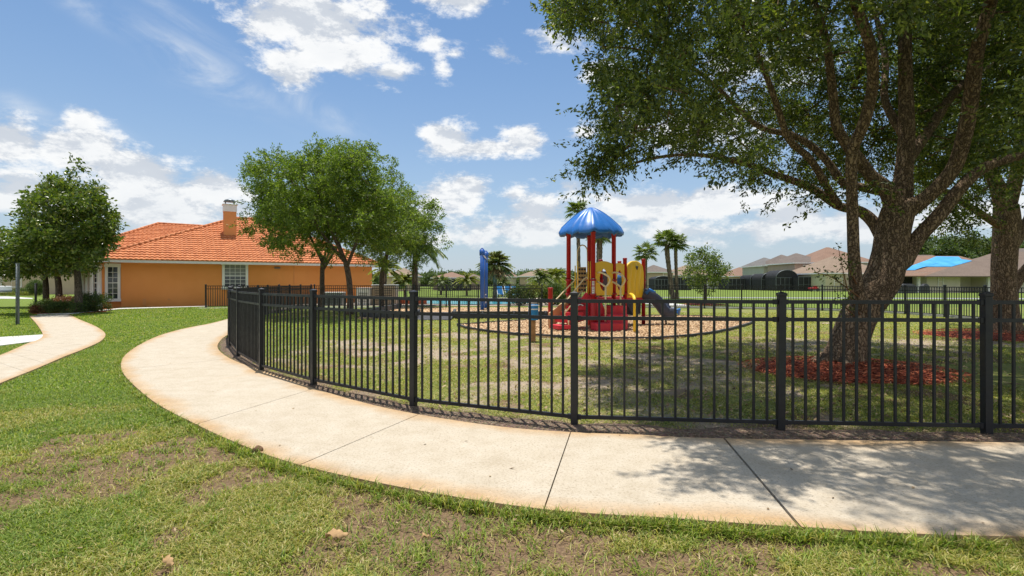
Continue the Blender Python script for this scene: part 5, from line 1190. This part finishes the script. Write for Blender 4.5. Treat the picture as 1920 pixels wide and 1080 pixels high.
# curved-top yellow panels with a round window
def holed_panel(a, b, z0, z1, holes, name, mat, th=.035, top=.0):
    """panel between posts a and b with elliptic openings, built as grid cells"""
    a, b = loc(a), loc(b); d = (b-a); L_ = d.length; u = d.normalized(); nn = Vector((0, 0, 1)).cross(u); nx_, nz_ = 44, 48; m = MB(); keep = np.zeros((nx_, nz_), bool); X = []; idx = {}
    for i in range(nx_+1):
        for j in range(nz_+1):
            s = .065+(L_-.13)*i/nx_; zt_ = z1+top*(math.sin(math.pi*i/nx_)-.0); z = z0+(zt_-z0)*j/nz_; X.append((s, z))
    for i in range(nx_):
        for j in range(nz_):
            s = .065+(L_-.13)*(i+.5)/nx_; z = z0+(z1-z0)*(j+.5)/nz_
            keep[i, j] = not any(((s-hs*L_)/rs)**2+((z-hz_)/rz_)**2 < 1 for hs, hz_, rs, rz_ in holes)
    n = len(X)
    for sgn in (-1, 1):
        for (s, z) in X: q = a+u*s+nn*(th/2*sgn); m.v.append((q.x, q.y, z))
    for i in range(nx_):
        for j in range(nz_):
            if not keep[i, j]: continue
            q = [i*(nz_+1)+j, (i+1)*(nz_+1)+j, (i+1)*(nz_+1)+j+1, i*(nz_+1)+j+1]; m.f.append(tuple(q)); m.sm.append(False); m.f.append(tuple(n+k_ for k_ in reversed(q))); m.sm.append(False)
            for (di, dj, e_) in ((-1, 0, (q[0], q[3])), (1, 0, (q[2], q[1])), (0, -1, (q[1], q[0])), (0, 1, (q[3], q[2]))):
                ii_, jj_ = i+di, j+dj
                if not (0 <= ii_ < nx_ and 0 <= jj_ < nz_ and keep[ii_, jj_]): m.f.append((e_[0], e_[1], n+e_[1], n+e_[0])); m.sm.append(False)
    return part(m, name, mat)
holed_panel(B_, C_, DZ+.08, 1.93, [(.50, 1.42, .21, .30)], 'panel', mt['yellow'], top=.07)
holed_panel(C_, D_, DZ+.08, 1.93, [(.50, 1.42, .19, .30)], 'panel', mt['yellow'], top=.04)
for pa_, pb_ in ((D0, G_), (G_, H_)):  # dark backing added so the yellow panel openings look shaded inside
    m = MB(); p_a, p_b = loc(pa_), loc(pb_); dd = (p_b-p_a).normalized()*.08; m.bar(p_a+dd+Vector((0, 0, 1.34)), p_b-dd+Vector((0, 0, 1.34)), .035, .80); m.build('shade_backing', mt['navy'], pg, .01)
# open side
m = MB(); a, b = loc(A_), loc(D0)
# grooved climbing panel between D and E with arched top
a, b = loc(D_), loc(E_); u = (b-a).normalized(); Lp = (b-a).length; nn = Vector((0, 0, 1)).cross(u); m = MB(); nx_, nz_ = 60, 30; vs = []; fs = []
for sgn in (-1, 1):
    for i in range(nx_+1):
        for j in range(nz_+1):
            t_ = i/nx_; s = .07+(Lp-.14)*t_; zt_ = 1.78+.28*math.sqrt(max(0, 1-(2*t_-1)**2*.92)); zz = DZ-.02+(zt_-DZ+.02)*j/nz_
            wv = .035*abs(math.sin(t_*math.pi*3.5+.5*math.sin(j/nz_*5)))*(1 if sgn < 0 else .0)*min(1, (nz_-j)/5, j/3)
            q = a+u*s-nn*(.03+wv)*(1 if sgn < 0 else 0)+nn*(.03 if sgn > 0 else 0); vs.append((q.x, q.y, zz))
n = (nx_+1)*(nz_+1)
for i in range(nx_):
    for j in range(nz_): q = (i*(nz_+1)+j, (i+1)*(nz_+1)+j, (i+1)*(nz_+1)+j+1, i*(nz_+1)+j+1); fs.append(q); fs.append(tuple(n+k_ for k_ in reversed(q)))
for j in range(nz_):
    fs.append((j+1, j, n+j, n+j+1)); k_ = nx_*(nz_+1); fs.append((k_+j, k_+j+1, n+k_+j+1, n+k_+j))
for i in range(nx_): k_ = i*(nz_+1)+nz_; k2_ = (i+1)*(nz_+1)+nz_; fs.append((k_, k2_, n+k2_, n+k_))
m.add(vs, fs, True); cp = part(m, 'climbing_panel', mt['yellow'])
m = MB(); q = a+u*(Lp*.52)-nn*.075; 
for dx, dz in ((-.03, .015), (.03, .015)): m.lathe([(.001, 0), (.034, .004), (.034, .014), (.001, .018)], (0, 0, 0), 10)
m = MB(); pr_ = [(-.06, .03), (-.04, .06), (0, .04), (.04, .06), (.06, .03), (.03, -.03), (0, -.07), (-.03, -.03)]; m.slab(pr_, q+Vector((0, 0, 1.84)), u, Vector((0, 0, 1)), .02); m.build('emblem', mt['blackpl'], cp)
# hand loops and stair rails
def hoop(pts, r=.027, mat='cream', name='handrail', closed=False, n=8):
    m = MB(); m.tube([loc(Vector(q)) for q in catmull(pts, 5)] if len(pts) > 2 else [loc(Vector(q)) for q in pts], r, n, closed=closed); return part(m, name, mt[mat])
def px_(x, y, Y): return P(x, y, Y)
for dx, Y, zb in ((0, 14.85, 603), (28, 15.25, 590)):
    hoop([px_(1120+dx, 512, Y+.25), px_(1126+dx, 511, Y+.1), px_(1139+dx, 517, Y), px_(1143.5+dx, 524, Y), px_(1142+dx, 530, Y), px_(1136+dx, 537, Y), px_(1129+dx, 533, Y+.05), px_(1120+dx, 528, Y+.25)])
    hoop([px_(1135.5+dx, 537, Y), px_(1135.5+dx, zb, Y)])
# steps between the rails: stacked curved boxes
def step_box(cx, cy, w_, d_, z0, z1, ang, name='step'):
    n = 10; c = Vector((cx, cy, 0)); u = Vector((math.cos(ang), math.sin(ang), 0)); v = Vector((-math.sin(ang), math.cos(ang), 0)); poly = []
    for i in range(n+1): s = -1+2*i/n; q = loc(c)+u*(s*w_/2)-v*(d_/2+.10*(1-s*s)); poly.append((q.x, q.y))
    q = loc(c)+u*w_/2+v*d_/2; poly.append((q.x, q.y)); q = loc(c)-u*w_/2+v*d_/2; poly.append((q.x, q.y))
    m = MB(); m.prism(poly, z0, z1); o_ = part(m, name, mt['redpl'], .02); return o_
sa = math.atan2(.62, .78)*.35
step_box(2.72, 14.72, .92, .42, 0, .245, sa); step_box(2.96, 15.02, .62, .40, .05, .47, sa+.1); step_box(3.05, 15.32, .50, .36, .3, .70, sa+.2)
m = MB(); m.slab([(0, 0), (.75, 0), (.30, .62), (0, .85)], loc(B_+Vector((.10, .0, .12))), e1*.9+Vector((0, -.1, 0)), Vector((0, 0, 1)), -.06); part(m, 'stair_side', mt['redpl'], .01)
# lower red base shroud around post B
m = MB(); m.lathe([(.10, 0), (.10, .4), (.09, .80), (.08, .84)], loc(B_), 12); part(m, 'post_shroud', mt['red'])
# notice label on the near post
m = MB(); d_ = Vector((-.155, -1, 0)).normalized(); q = loc(B_)+d_*.068
m.box(q+Vector((0, 0, 1.39)), (.07, .01, .20), math.atan2(-.155, 1)*-0.0); m.box(q+Vector((0, 0, 1.13)), (.075, .01, .26)); part(m, 'notice_label', mt['sticker'])
m = MB()
for z in (1.46, 1.42, 1.38, 1.34, 1.22, 1.17, 1.12): m.box(q+Vector((0, -.007, z)), (.05, .004, .012))
part(m, 'notice_print', mt['blackpl'])
# entry gate bars, arch and game panel on the left
for x in (1078.5, 1083.5, 1103, 1107): hoop([px_(x, 490 if x != 1078.5 else 498, 15.45), px_(x, 553, 15.45)], .016, 'yellow', 'gate_bar')
Ya = 16.35; hoop([px_(1082.5, 553, Ya), px_(1082.5, 480, Ya), px_(1083.5, 468, Ya), px_(1088, 461, Ya), px_(1094, 460, Ya), px_(1099.5, 465, Ya), px_(1101.5, 478, Ya), px_(1101.5, 553, Ya)], .02, 'cream', 'arch')
q0_ = px_(1083.5, 548, 16.2); q1_ = px_(1099.5, 548, 16.2); m = MB(); m.slab([(0, 0), (.26, 0), (.26, .78), (0, .78)], loc(q0_), (1, 0, 0), (0, 0, 1), -.03); gp = part(m, 'game_panel', mt['tan'])
for i in range(3):
    for j in range(6):
        m = MB(); c = loc(q0_)+Vector((.045+.085*i, -.0, .07+.128*j)); m.tube([c, c+Vector((0, -.022, 0))], .036, 8); m.build('game_tile', mt['blackpl'], gp)
# stairs going down to the left
for (pa, pb, dY) in (((1100, 523), (1057, 571), 0), ((1084, 524), (1034, 571), .45)):
    Ys = 14.95+dY; hoop([px_(pa[0]+2, pa[1], Ys+.3), px_(pa[0]-5, pa[1]+.5, Ys+.25), px_(pb[0], pb[1], Ys-.2)], .02); 
    hoop([px_(pb[0], pb[1], Ys-.2), px_(pb[0]+1, pb[1]+18, Ys-.2), px_(pb[0]+9, pb[1]+30, Ys-.2)], .02)
    hoop([px_(pa[0]-8, pa[1]+22, Ys+.2), px_(pb[0]+1, pb[1]+18, Ys-.2)], .018)
hoop([px_(1066, 592, 14.6), px_(1066, 621, 14.6)], .022)
st0 = px_(1052, 610, 14.75); st1 = px_(1092, 560, 15.4)
for k in range(5):
    f = k/4; c = Vector((st0.x*(1-f)+st1.x*f, st0.y*(1-f)+st1.y*f, 0)); z = .13+.17*k; m = MB(); m.box(loc(c)+Vector((0, 0, z)), (.46, .50, .11), .45); part(m, 'step', mt['redpl'], .008)
m = MB(); s0 = loc(Vector((st0.x-.22, st0.y+.32, 0))); dirv = Vector((st1.x-st0.x, st1.y-st0.y, 0)).normalized(); m.slab([(-.12, .08), (.05, .04), (.72, .72), (.72, .92), (.0, .56), (-.12, .5)], s0, dirv, Vector((0, 0, 1)), -.05); part(m, 'stair_side', mt['tan'], .01)
# red slide panel with a white swirl
pA = px_(1080, 603, 15.2); pB = px_(1102, 556, 15.5); m = MB(); dd = (pB-pA); m.slab([(-.06, -.12), (.44, .02), (.54, .66), (.34, .80), (.08, .46), (-.08, .2)], loc(px_(1078, 600, 15.15)), Vector((.93, .1, 0)), Vector((0, 0, 1)), -.06); sp_ = part(m, 'slide_side', mt['redpl'], .015)
m = MB(); cpos = loc(px_(1089, 576, 15.08)); sw = []
for i in range(22): a = 3.6-i*.34; r = .12-.0035*i; sw.append(cpos+Vector((math.cos(a)*r*(.9), 0, math.sin(a)*r*.75)))
m.tube(sw, .017, 6); m.build('swirl', mt['white'], sp_)
# fireman pole and underside
hoop([px_(1178, 555, 15.3), px_(1183, 552, 14.9), px_(1189.5, 560, 14.2), px_(1190, 590, 14.2), px_(1190, 627, 14.2)], .045, 'yellow', 'pole')
m = MB(); a, b = loc(D_), loc(E_); m.slab([(.05, .80), (Lp-.05, .80), (Lp-.05, .35), (Lp*.5, .33)], a+Vector((0, .18, 0)), u, Vector((0, 0, 1)), -.4); part(m, 'tunnel', mt['navy'], .03)
# navy slide running right
m = MB(); cl_ = catmull([E_+Vector((.02, .15, DZ+.02)), E_+Vector((.25, .08, DZ-.06)), E_+Vector((.50, .02, .62)), E_+Vector((.68, -.05, .38)), E_+Vector((.84, -.09, .32)), E_+Vector((1.0, -.12, .32))], 6); vs = []; fs = []
for i, c in enumerate(cl_):
    t_ = Vector(cl_[min(i+1, len(cl_)-1)]-cl_[max(i-1, 0)]).normalized(); sd_ = Vector((t_.y, -t_.x, 0)).normalized(); up = sd_.cross(t_).normalized()
    if up.z < 0: up = -up
    pf = [(-.34, .24), (-.30, .25), (-.25, .03), (-.1, 0), (.1, 0), (.25, .03), (.30, .25), (.34, .24), (.30, -.05), (.14, -.12), (-.14, -.12), (-.30, -.05)]
    for a_, b2 in pf: q = loc(Vector(c))+sd_*a_+up*b2; vs.append(q)
k = len(pf)
for i in range(len(cl_)-1):
    for j in range(k): fs.append((i*k+j, i*k+(j+1) % k, (i+1)*k+(j+1) % k, (i+1)*k+j))
fs += [tuple(range(k)), tuple(reversed([(len(cl_)-1)*k+j for j in range(k)]))]; m.add(vs, fs, True); part(m, 'slide', mt['navy'])
m = MB(); q = loc(Vector(cl_[-1])); m.tube([q+Vector((-.12, -.28, .16)), q+Vector((.06, -.2, .20)), q+Vector((.10, 0, .06)), q+Vector((.06, .2, .2)), q+Vector((-.12, .28, .16))], .045, 8); m.tube([loc(E_)+Vector((.02, -.2, DZ+.10)), loc(E_)+Vector((.14, -.2, DZ+.22)), loc(E_)+Vector((.3, -.22, DZ+.12))], .06, 8); part(m, 'slide_lip', mt['bluepl'])
m = MB(); q = loc(E_)+Vector((.72, -.05, 0)); m.tube([q, q+Vector((-.02, 0, .30))], .03, 8); part(m, 'slide_leg', mt['blackpl'])
m = MB()
for p in (B_, C_, D_, E_):
    for z in (1.05, 1.47):
        if True: m = MB(); q = loc(p)+Vector((-.03, -.088, z)); m.tube([q, q+Vector((0, -.012, 0))], .013, 6); m.build('bolt', mt['galv'], pg)
# blue bubble seen through the second window
m = MB(); q = loc((C_+D_)/2)+Vector((.03, .42, 0)); m.lathe([(.02, -.24), (.16, -.18), (.23, 0), (.16, .18), (.02, .24)], q+Vector((0, 0, 1.45)), 16); part(m, 'bubble_window', mt['bluepl'])

# ------------------------------------------------------------------ swing
sw_ = empty('swing_set', gxy(904, 25.8)+(0,), 0, 'tall blue single-post swing frame seen end-on in the rear chip area', 'swing'); s0 = sw_.location.copy()
p2 = Vector(gxy(911, 27.4)+(0,))-s0
def swing_post(o_, h):
    m = MB(); m.tube([o_, o_+Vector((0, 0, h))], .10, 14); m.tube([o_+Vector((0, 0, h-.32)), o_+Vector((0, 0, h-.05))], .135, 14); m.tube([o_+Vector((0, 0, h)), o_+Vector((0, 0, h+.06))], [.08, .03], 12); return m.build('post', mt['blue'], sw_)
a_post = swing_post(Vector((0, 0, 0)), 3.03); swing_post(p2, 3.0)
m = MB(); m.tube([Vector((0, 0, 2.82)), p2+Vector((0, 0, 2.78))], .055, 12); m.build('top_beam', mt['blue'], sw_)
m = MB(); m.tube([Vector((.06, 0, 2.85)), Vector((.2, .25, 2.55)), Vector((.22, .5, 2.4))], .05, 8); m.build('brace', mt['blue'], sw_)
m = MB(); m.box((.14, -.10, 2.62), (.17, .02, .26), 0, Matrix.Rotation(R(-32), 3, 'Y')); m.build('sign_plate', mt['blue'], sw_)
m = MB()
for k in range(3): m.box((.10+.045*k, -.116, 2.66-.03*k), (.02, .004, .19), 0, Matrix.Rotation(R(-32), 3, 'Y'))
m.build('sign_stripe', mt['sticker'], sw_)
m = MB(); m.box((.0, -.103, .45), (.05, .008, .30)); m.box((.0, -.103, .75), (.06, .008, .06)); o = m.build('label', mt['sticker'], sw_); o.location = p2
mid = p2*.5
for s in (-.22, .22):
    m = MB(); dd = p2.normalized()*s; m.tube([mid+dd*1.1+Vector((0, 0, 2.78)), mid+dd+Vector((0, 0, .6))], .012, 5); m.build('chain', mt['galv'], sw_)
m = MB(); m.tube([mid+p2.normalized()*-.22+Vector((0, 0, .6)), mid+Vector((0, 0, .50)), mid+p2.normalized()*.22+Vector((0, 0, .6))], .05, 8); m.build('seat', mt['blackpl'], sw_)

# ------------------------------------------------------------------ borders
def border(name, pts, h, w_, lab, mat='blackpl', z0=0, group=None, seg=1.2):
    root = empty(name, (pts[0][0], pts[0][1], 0), 0, lab, 'border', group); o0 = Vector((pts[0][0], pts[0][1], 0))
    pp = line_pts(pts, seg)+[pts[-1]]
    for a, b in zip(pp[:-1], pp[1:]):
        A = Vector((*a, 0))-o0; B = Vector((*b, 0))-o0
        if (B-A).length < .15: continue
        m = MB(); d = (B-A).normalized()*.012; m.bar(A+d+Vector((0, 0, h/2+z0)), B-d+Vector((0, 0, h/2+z0)), w_, h)
        m.bar(A+d*2+Vector((0, 0, h+z0)), B-d*2+Vector((0, 0, h+z0)), w_*1.3, .03); m.tube([B+Vector((0, 0, z0)), B+Vector((0, 0, h+z0+.03))], w_*.62, 8)
        m.build('timber', mt[mat], root)
    return root
border('edging', [(swing_poly[0][0], 27.6), (swing_poly[0][0], 19.95), gxy(778, 19.95)], .26, .10, 'black plastic timbers edging the swing area, left of the ramp')
border('edging', [gxy(846, 19.95), (2.0, 20.0), (3.6, 21.0), (4.0, 27.8)], .26, .10, 'black plastic timbers edging the swing area, right of the ramp')
pp = [tuple(p) for p in catmull([G(858, 611), G(1000, 601), G(1100, 596), G(1240, 593), G(1330, 595), G(1412, 602), G(1380, 616), G(1310, 630), G(1190, 638), G(1060, 634), G(960, 628), G(880, 618), G(858, 611)], 4)]
border('edging', pp, .055, .05, 'low black rubber edging ringing the wood chips under the playground tower')
x0 = (778-960)/F*19.9; x1 = (848-960)/F*19.9; m = MB()
rr_ = empty('ramp', (x0, 19.9, 0), 0, 'grey rubber access ramp between the black timbers of the swing area', 'ramp'); W = x1-x0
m.add([(.05, .9, .02), (W-.05, .9, .02), (W-.05, -.75, -.0), (.05, -.75, .0), (.05, .9, .2), (W-.05, .9, .2), (W-.05, -.75, .015), (.05, -.75, .015)], [(4, 7, 6, 5), (0, 1, 5, 4), (1, 2, 6, 5), (2, 3, 7, 6), (3, 0, 4, 7)])
t = NT('ramp_rubber'); t.set(t.ramp(t.noise(30, 4, .7), [(.35, (.035, .035, .04)), (.6, (.10, .10, .105)), (.8, (.24, .23, .22))]), .85, .2); t.bump(t.noise(20), .6, .02); mt['ramp'] = t.m
m.build('ramp_deck', mt['ramp'], rr_)
for x in (0, W):
    m = MB(); m.add([(x-.05, .95, -.02), (x+.05, .95, -.02), (x+.05, -.75, -.02), (x-.05, -.75, -.02), (x-.05, .95, .32), (x+.05, .95, .32), (x+.05, -.75, .05), (x-.05, -.75, .05)], [(4, 7, 6, 5), (0, 1, 5, 4), (1, 2, 6, 5), (2, 3, 7, 6), (3, 0, 4, 7)]); m.build('side_board', mt['blackpl'], rr_)

# ------------------------------------------------------------------ small things
x, y = G(1000, 640); mp_ = empty('marker_post', (x, y, 0), 0, 'short wooden post carrying a blue dispenser box on the lawn in front of the chips', 'post')
m = MB(); m.box((0, 0, .35), (.105, .105, .76)); m.box((0, .02, .82), (.10, .06, .22)); m.build('post', mt['wood'], mp_, .006)
m = MB(); m.lathe([(.115, 0), (.118, .02), (.118, .33), (.108, .36), (.09, .365)], (0, -.02, .50), 24); m.build('box', mt['bluebox'], mp_)
m = MB(); m.lathe([(.122, 0), (.122, .03)], (0, -.02, .74), 24); m.lathe([(.119, 0), (.119, .012)], (0, -.02, .835), 24); m.build('lid_band', mt['sticker'], mp_)
m = MB(); m.lathe([(.07, 0), (.08, .03), (.05, .09), (.01, .11)], (.01, -.01, .86), 16); m.build('cap', simple('faded_cap', (.45, .36, .30), .8), mp_)
def pole(px, pyb, pyt, r, lab, mat='galv', cap=None, name='sign_pole'):
    x, y = G(px, pyb); h = EYE+(530-pyt)/F*y; root = empty(name, (x, y, 0), 0, lab, 'pole'); m = MB(); m.box((0, 0, h/2-.05), (r*2, r*1.4, h+.1)); m.tube([(0, -r*.8, 0), (0, -r*.8, h)], r*.45, 6); m.build('pole', mt[mat], root)
    m = MB()
    for k in range(int(h/.12)): m.tube([(0, -r*1.3, .1+k*.12), (0, -r*1.15, .1+k*.12)], r*.3, 6)
    m.build('bolt_hole', mt['blackpl'], root); m = MB(); m.box((0, 0, h+.015), (r*2.2, r*2.0, .03)); m.build('cap', mt['galv'], root); return root
pole(33, 609, 495, .042, 'tall grey metal post standing in the grass beside the left walkway')
pole(67, 581, 532, .04, 'short dark thin pole at the end of the mulch bed', 'blackpl')
# pool chairs
def lounge(px, Y, lab):
    x, y = gxy(px, Y); root = empty('pool_chair', (x, y, 0.02), .4, lab, 'chair', 'blue sling chairs on the pool deck'); s = MB(); s.bar((-.0, -.25, .38), (0, .30, .36), .50, .03); s.build('seat', mt['bluebox'], root)
    s = MB(); s.bar((0, .30, .36), (0, .62, 1.05), .50, .03); s.build('backrest', mt['bluebox'], root)
    for sx in (-.26, .26):
        s = MB(); s.tube([(sx, -.25, 0), (sx, -.27, .40), (sx, .3, .38), (sx, .64, 1.08)], .02, 6); s.tube([(sx, .45, 0), (sx, .3, .38)], .02, 6); s.build('frame', mt['white'], root)
    return root
lounge(941, 44.0, 'blue sling pool chair just right of the date palm trunk'); lounge(956, 44.6, 'blue sling pool chair in the middle of the three beside the date palm'); lounge(969, 43.2, 'blue sling pool chair nearest the green shrubs')
# red bench / planter walls glimpsed through the pool fence
def brick_low(px0, px1, Y, h, col_, lab, cat='wall', name='low_wall'):
    x0 = (px0-960)/F*Y; x1 = (px1-960)/F*Y; root = empty(name, (x0, Y, 0), 0, lab, cat); m = MB(); m.box(((x1-x0)/2, 0, h/2), (x1-x0, .25, h)); m.build('body', mt[col_], root, .01); m = MB(); m.box(((x1-x0)/2, 0, h+.03), (x1-x0+.08, .33, .06)); m.build('coping', mt['white_concrete'], root, .008)
mt['terra'] = simple('terracotta', (.42, .10, .04), .8, .2, 6)
brick_low(746, 800, 33, .30, 'terra', 'low terracotta planter wall on the pool deck under the queen palm')
def equip(px0, px1, Y, h, lab, mat, name='equipment_box'):
    x0 = (px0-960)/F*Y; x1 = (px1-960)/F*Y; W = x1-x0; root = empty(name, (x0, Y, 0), 0, lab, 'box'); m = MB(); m.box((W/2, .4, h/2), (W, .8, h)); m.build('body', mt[mat], root, .02)
    m = MB(); m.box((W/2, .4, h+.03), (W+.06, .86, .05)); m.build('lid', mt['white'], root, .01); m = MB()
    for k in range(5): m.box((W/2, -.012, h*.25+k*h*.12), (W*.7, .02, .03))
    m.build('vent', mt['blackpl'], root)
equip(697, 742, 32, 1.2, 'beige pool equipment cabinet right of the oak trunks', 'beige'); equip(668, 693, 31.6, 1.0, 'white equipment cabinet directly behind the forked oak trunk', 'white'); equip(604, 640, 31, .75, 'dark air conditioner box at the foot of the orange wall', 'galv', 'air_conditioner')
# patio things at the tarp house
def grill(px, Y, lab, s=1.0):
    x, y = gxy(px, Y); root = empty('covered_grill', (x, y, 0), 0, lab, 'grill', None); m = MB(); m.add([(-.8*s, -.35, 0), (.8*s, -.35, 0), (.8*s, .35, 0), (-.8*s, .35, 0), (-.72*s, -.3, .95), (.72*s, -.3, .9), (.72*s, .3, .9), (-.72*s, .3, .95), (-.35*s, -.22, 1.22), (.4*s, -.22, 1.2), (.4*s, .22, 1.2), (-.35*s, .22, 1.22)], [(0, 1, 5, 4), (1, 2, 6, 5), (2, 3, 7, 6), (3, 0, 4, 7), (4, 5, 9, 8), (5, 6, 10, 9), (6, 7, 11, 10), (7, 4, 8, 11), (8, 9, 10, 11)]); m.build('cover', mt['blackpl'], root, .05)
    m = MB()
    for sx in (-.6*s, .6*s): m.tube([(sx, -.38, .06), (sx, -.33, .06)], .06, 8)
    m.build('wheel', mt['galv'], root)
grill(1700, 68, 'long black-covered patio grill left of the porch post', 1.5); grill(1734, 68.6, 'smaller black-covered patio item by the sliding door', .6)
x, y = gxy(1525, 80); rc = empty('lawn_mower', (x, y, 0), 0, 'small red garden machine on the grass before the flat-topped enclosure', 'mower'); m = MB(); m.box((0, 0, .45), (1.3, .7, .35)); m.box((.3, 0, .75), (.45, .5, .3)); m.build('body', mt['red'], rc, .08)
for sx in (-.5, .5): m = MB(); m.tube([(sx, -.38, .25), (sx, -.28, .25)], .24, 14); m.build('wheel', mt['blackpl'], rc)
# pickup at far left
x, y = gxy(-12, 50); pk = empty('pickup_truck', (x, y, 0), 0, 'white pickup truck cut by the left edge on the beige house drive', 'truck'); 
m = MB(); m.slab([(-2.6, .45), (-2.7, .9), (-1.6, 1.02), (-1.1, 1.6), (.2, 1.65), (.5, 1.05), (2.3, 1.05), (2.35, .45)], (-1.4, -.9, 0), (1, 0, 0), (0, 0, 1), -1.8); m.build('body', mt['white'], pk, .06)
for sx in (-3.1, -.1):
    m = MB(); m.tube([(sx, -.95, .38), (sx, -.72, .38)], .38, 18); wo = m.build('wheel', mt['blackpl'], pk); m = MB(); m.tube([(sx, -.97, .38), (sx, -.95, .38)], .2, 12); m.build('rim', mt['galv'], wo)
m = MB(); m.box((-1.75, -.915, 1.33), (1.5, .02, .42)); m.build('window', mt['darkglass'], pk)
m = MB(); m.box((.96, -.5, .85), (.03, .16, .3)); m.box((.97, 0, .55), (.06, 1.6, .14)); m.build('bumper', mt['galv'], pk)
sheet('driveway', [gxy(-200, 46), gxy(20, 44.5), gxy(62, 44), gxy(60, 46), gxy(10, 52), gxy(-200, 54)], .02, mt['white_concrete'])
sheet('kerb_ramp', [G(82, 629), G(80, 641), G(55, 643), G(0, 650), G(-150, 668), G(-150, 645), G(0, 634)], .028, mt['white_concrete'])
# stone and dead leaves on the near lawn
x, y = G(484, 853); m = MB(); 
bm_v = []; 
for i in range(7):
    for j in range(12): a = 6.283*j/12; t_ = math.pi*i/6; k = 1+.18*math.sin(a*3+i)+.1*random.random(); bm_v.append((.04*k*math.sin(t_)*math.cos(a), .03*k*math.sin(t_)*math.sin(a), .02+.03*math.cos(t_)*k))
m.add(bm_v, [(i*12+j, i*12+(j+1) % 12, (i+1)*12+(j+1) % 12, (i+1)*12+j) for i in range(6) for j in range(12)], True)
o = m.build('stone', simple('brown_stone', (.20, .12, .07), .9, .2, 30, .2, bump=.4)); o.location = (x, y, .02); tag(o, 'small brown stone at the grass edge of the path', 'stone')
mt['dleaf'] = simple('dead_leaf_mat', (.42, .27, .13), .8, .2, 40, .2)
def dead_leaf(px, py, s, lab, rz):
    x, y = G(px, py); m = MB(); n = 14; vs = []; 
    for i in range(n+1):
        u = i/n; w_ = math.sin(math.pi*u)**.8*.22*(1+.35*math.sin(u*22)); vs += [((u-.5)*s, w_*s, .015*math.sin(u*5)+.012), ((u-.5)*s, 0, .0+.012*math.sin(u*4)), ((u-.5)*s, -w_*s, .022*math.cos(u*4)+.01)]
    m.add(vs, [(i*3+j, i*3+j+1, i*3+j+4, i*3+j+3) for i in range(n) for j in range(2)], True); o = m.build('dead_leaf', mt['dleaf']); o.location = (x, y, .035); o.rotation_euler = (.15, -.1, rz); md = o.modifiers.new('s', 'SOLIDIFY'); md.thickness = .001
    tag(o, lab, 'leaf', 'fallen leaves on the near lawn')
dead_leaf(632, 1016, .115, 'large curled tan leaf lying on the bare patch of the near lawn', .3)
dead_leaf(316, 1068, .075, 'curled tan leaf at the very bottom of the near lawn', -.5)
dead_leaf(798, 1020, .065, 'smaller pinkish leaf lying right of the large tan leaf', 1.1)
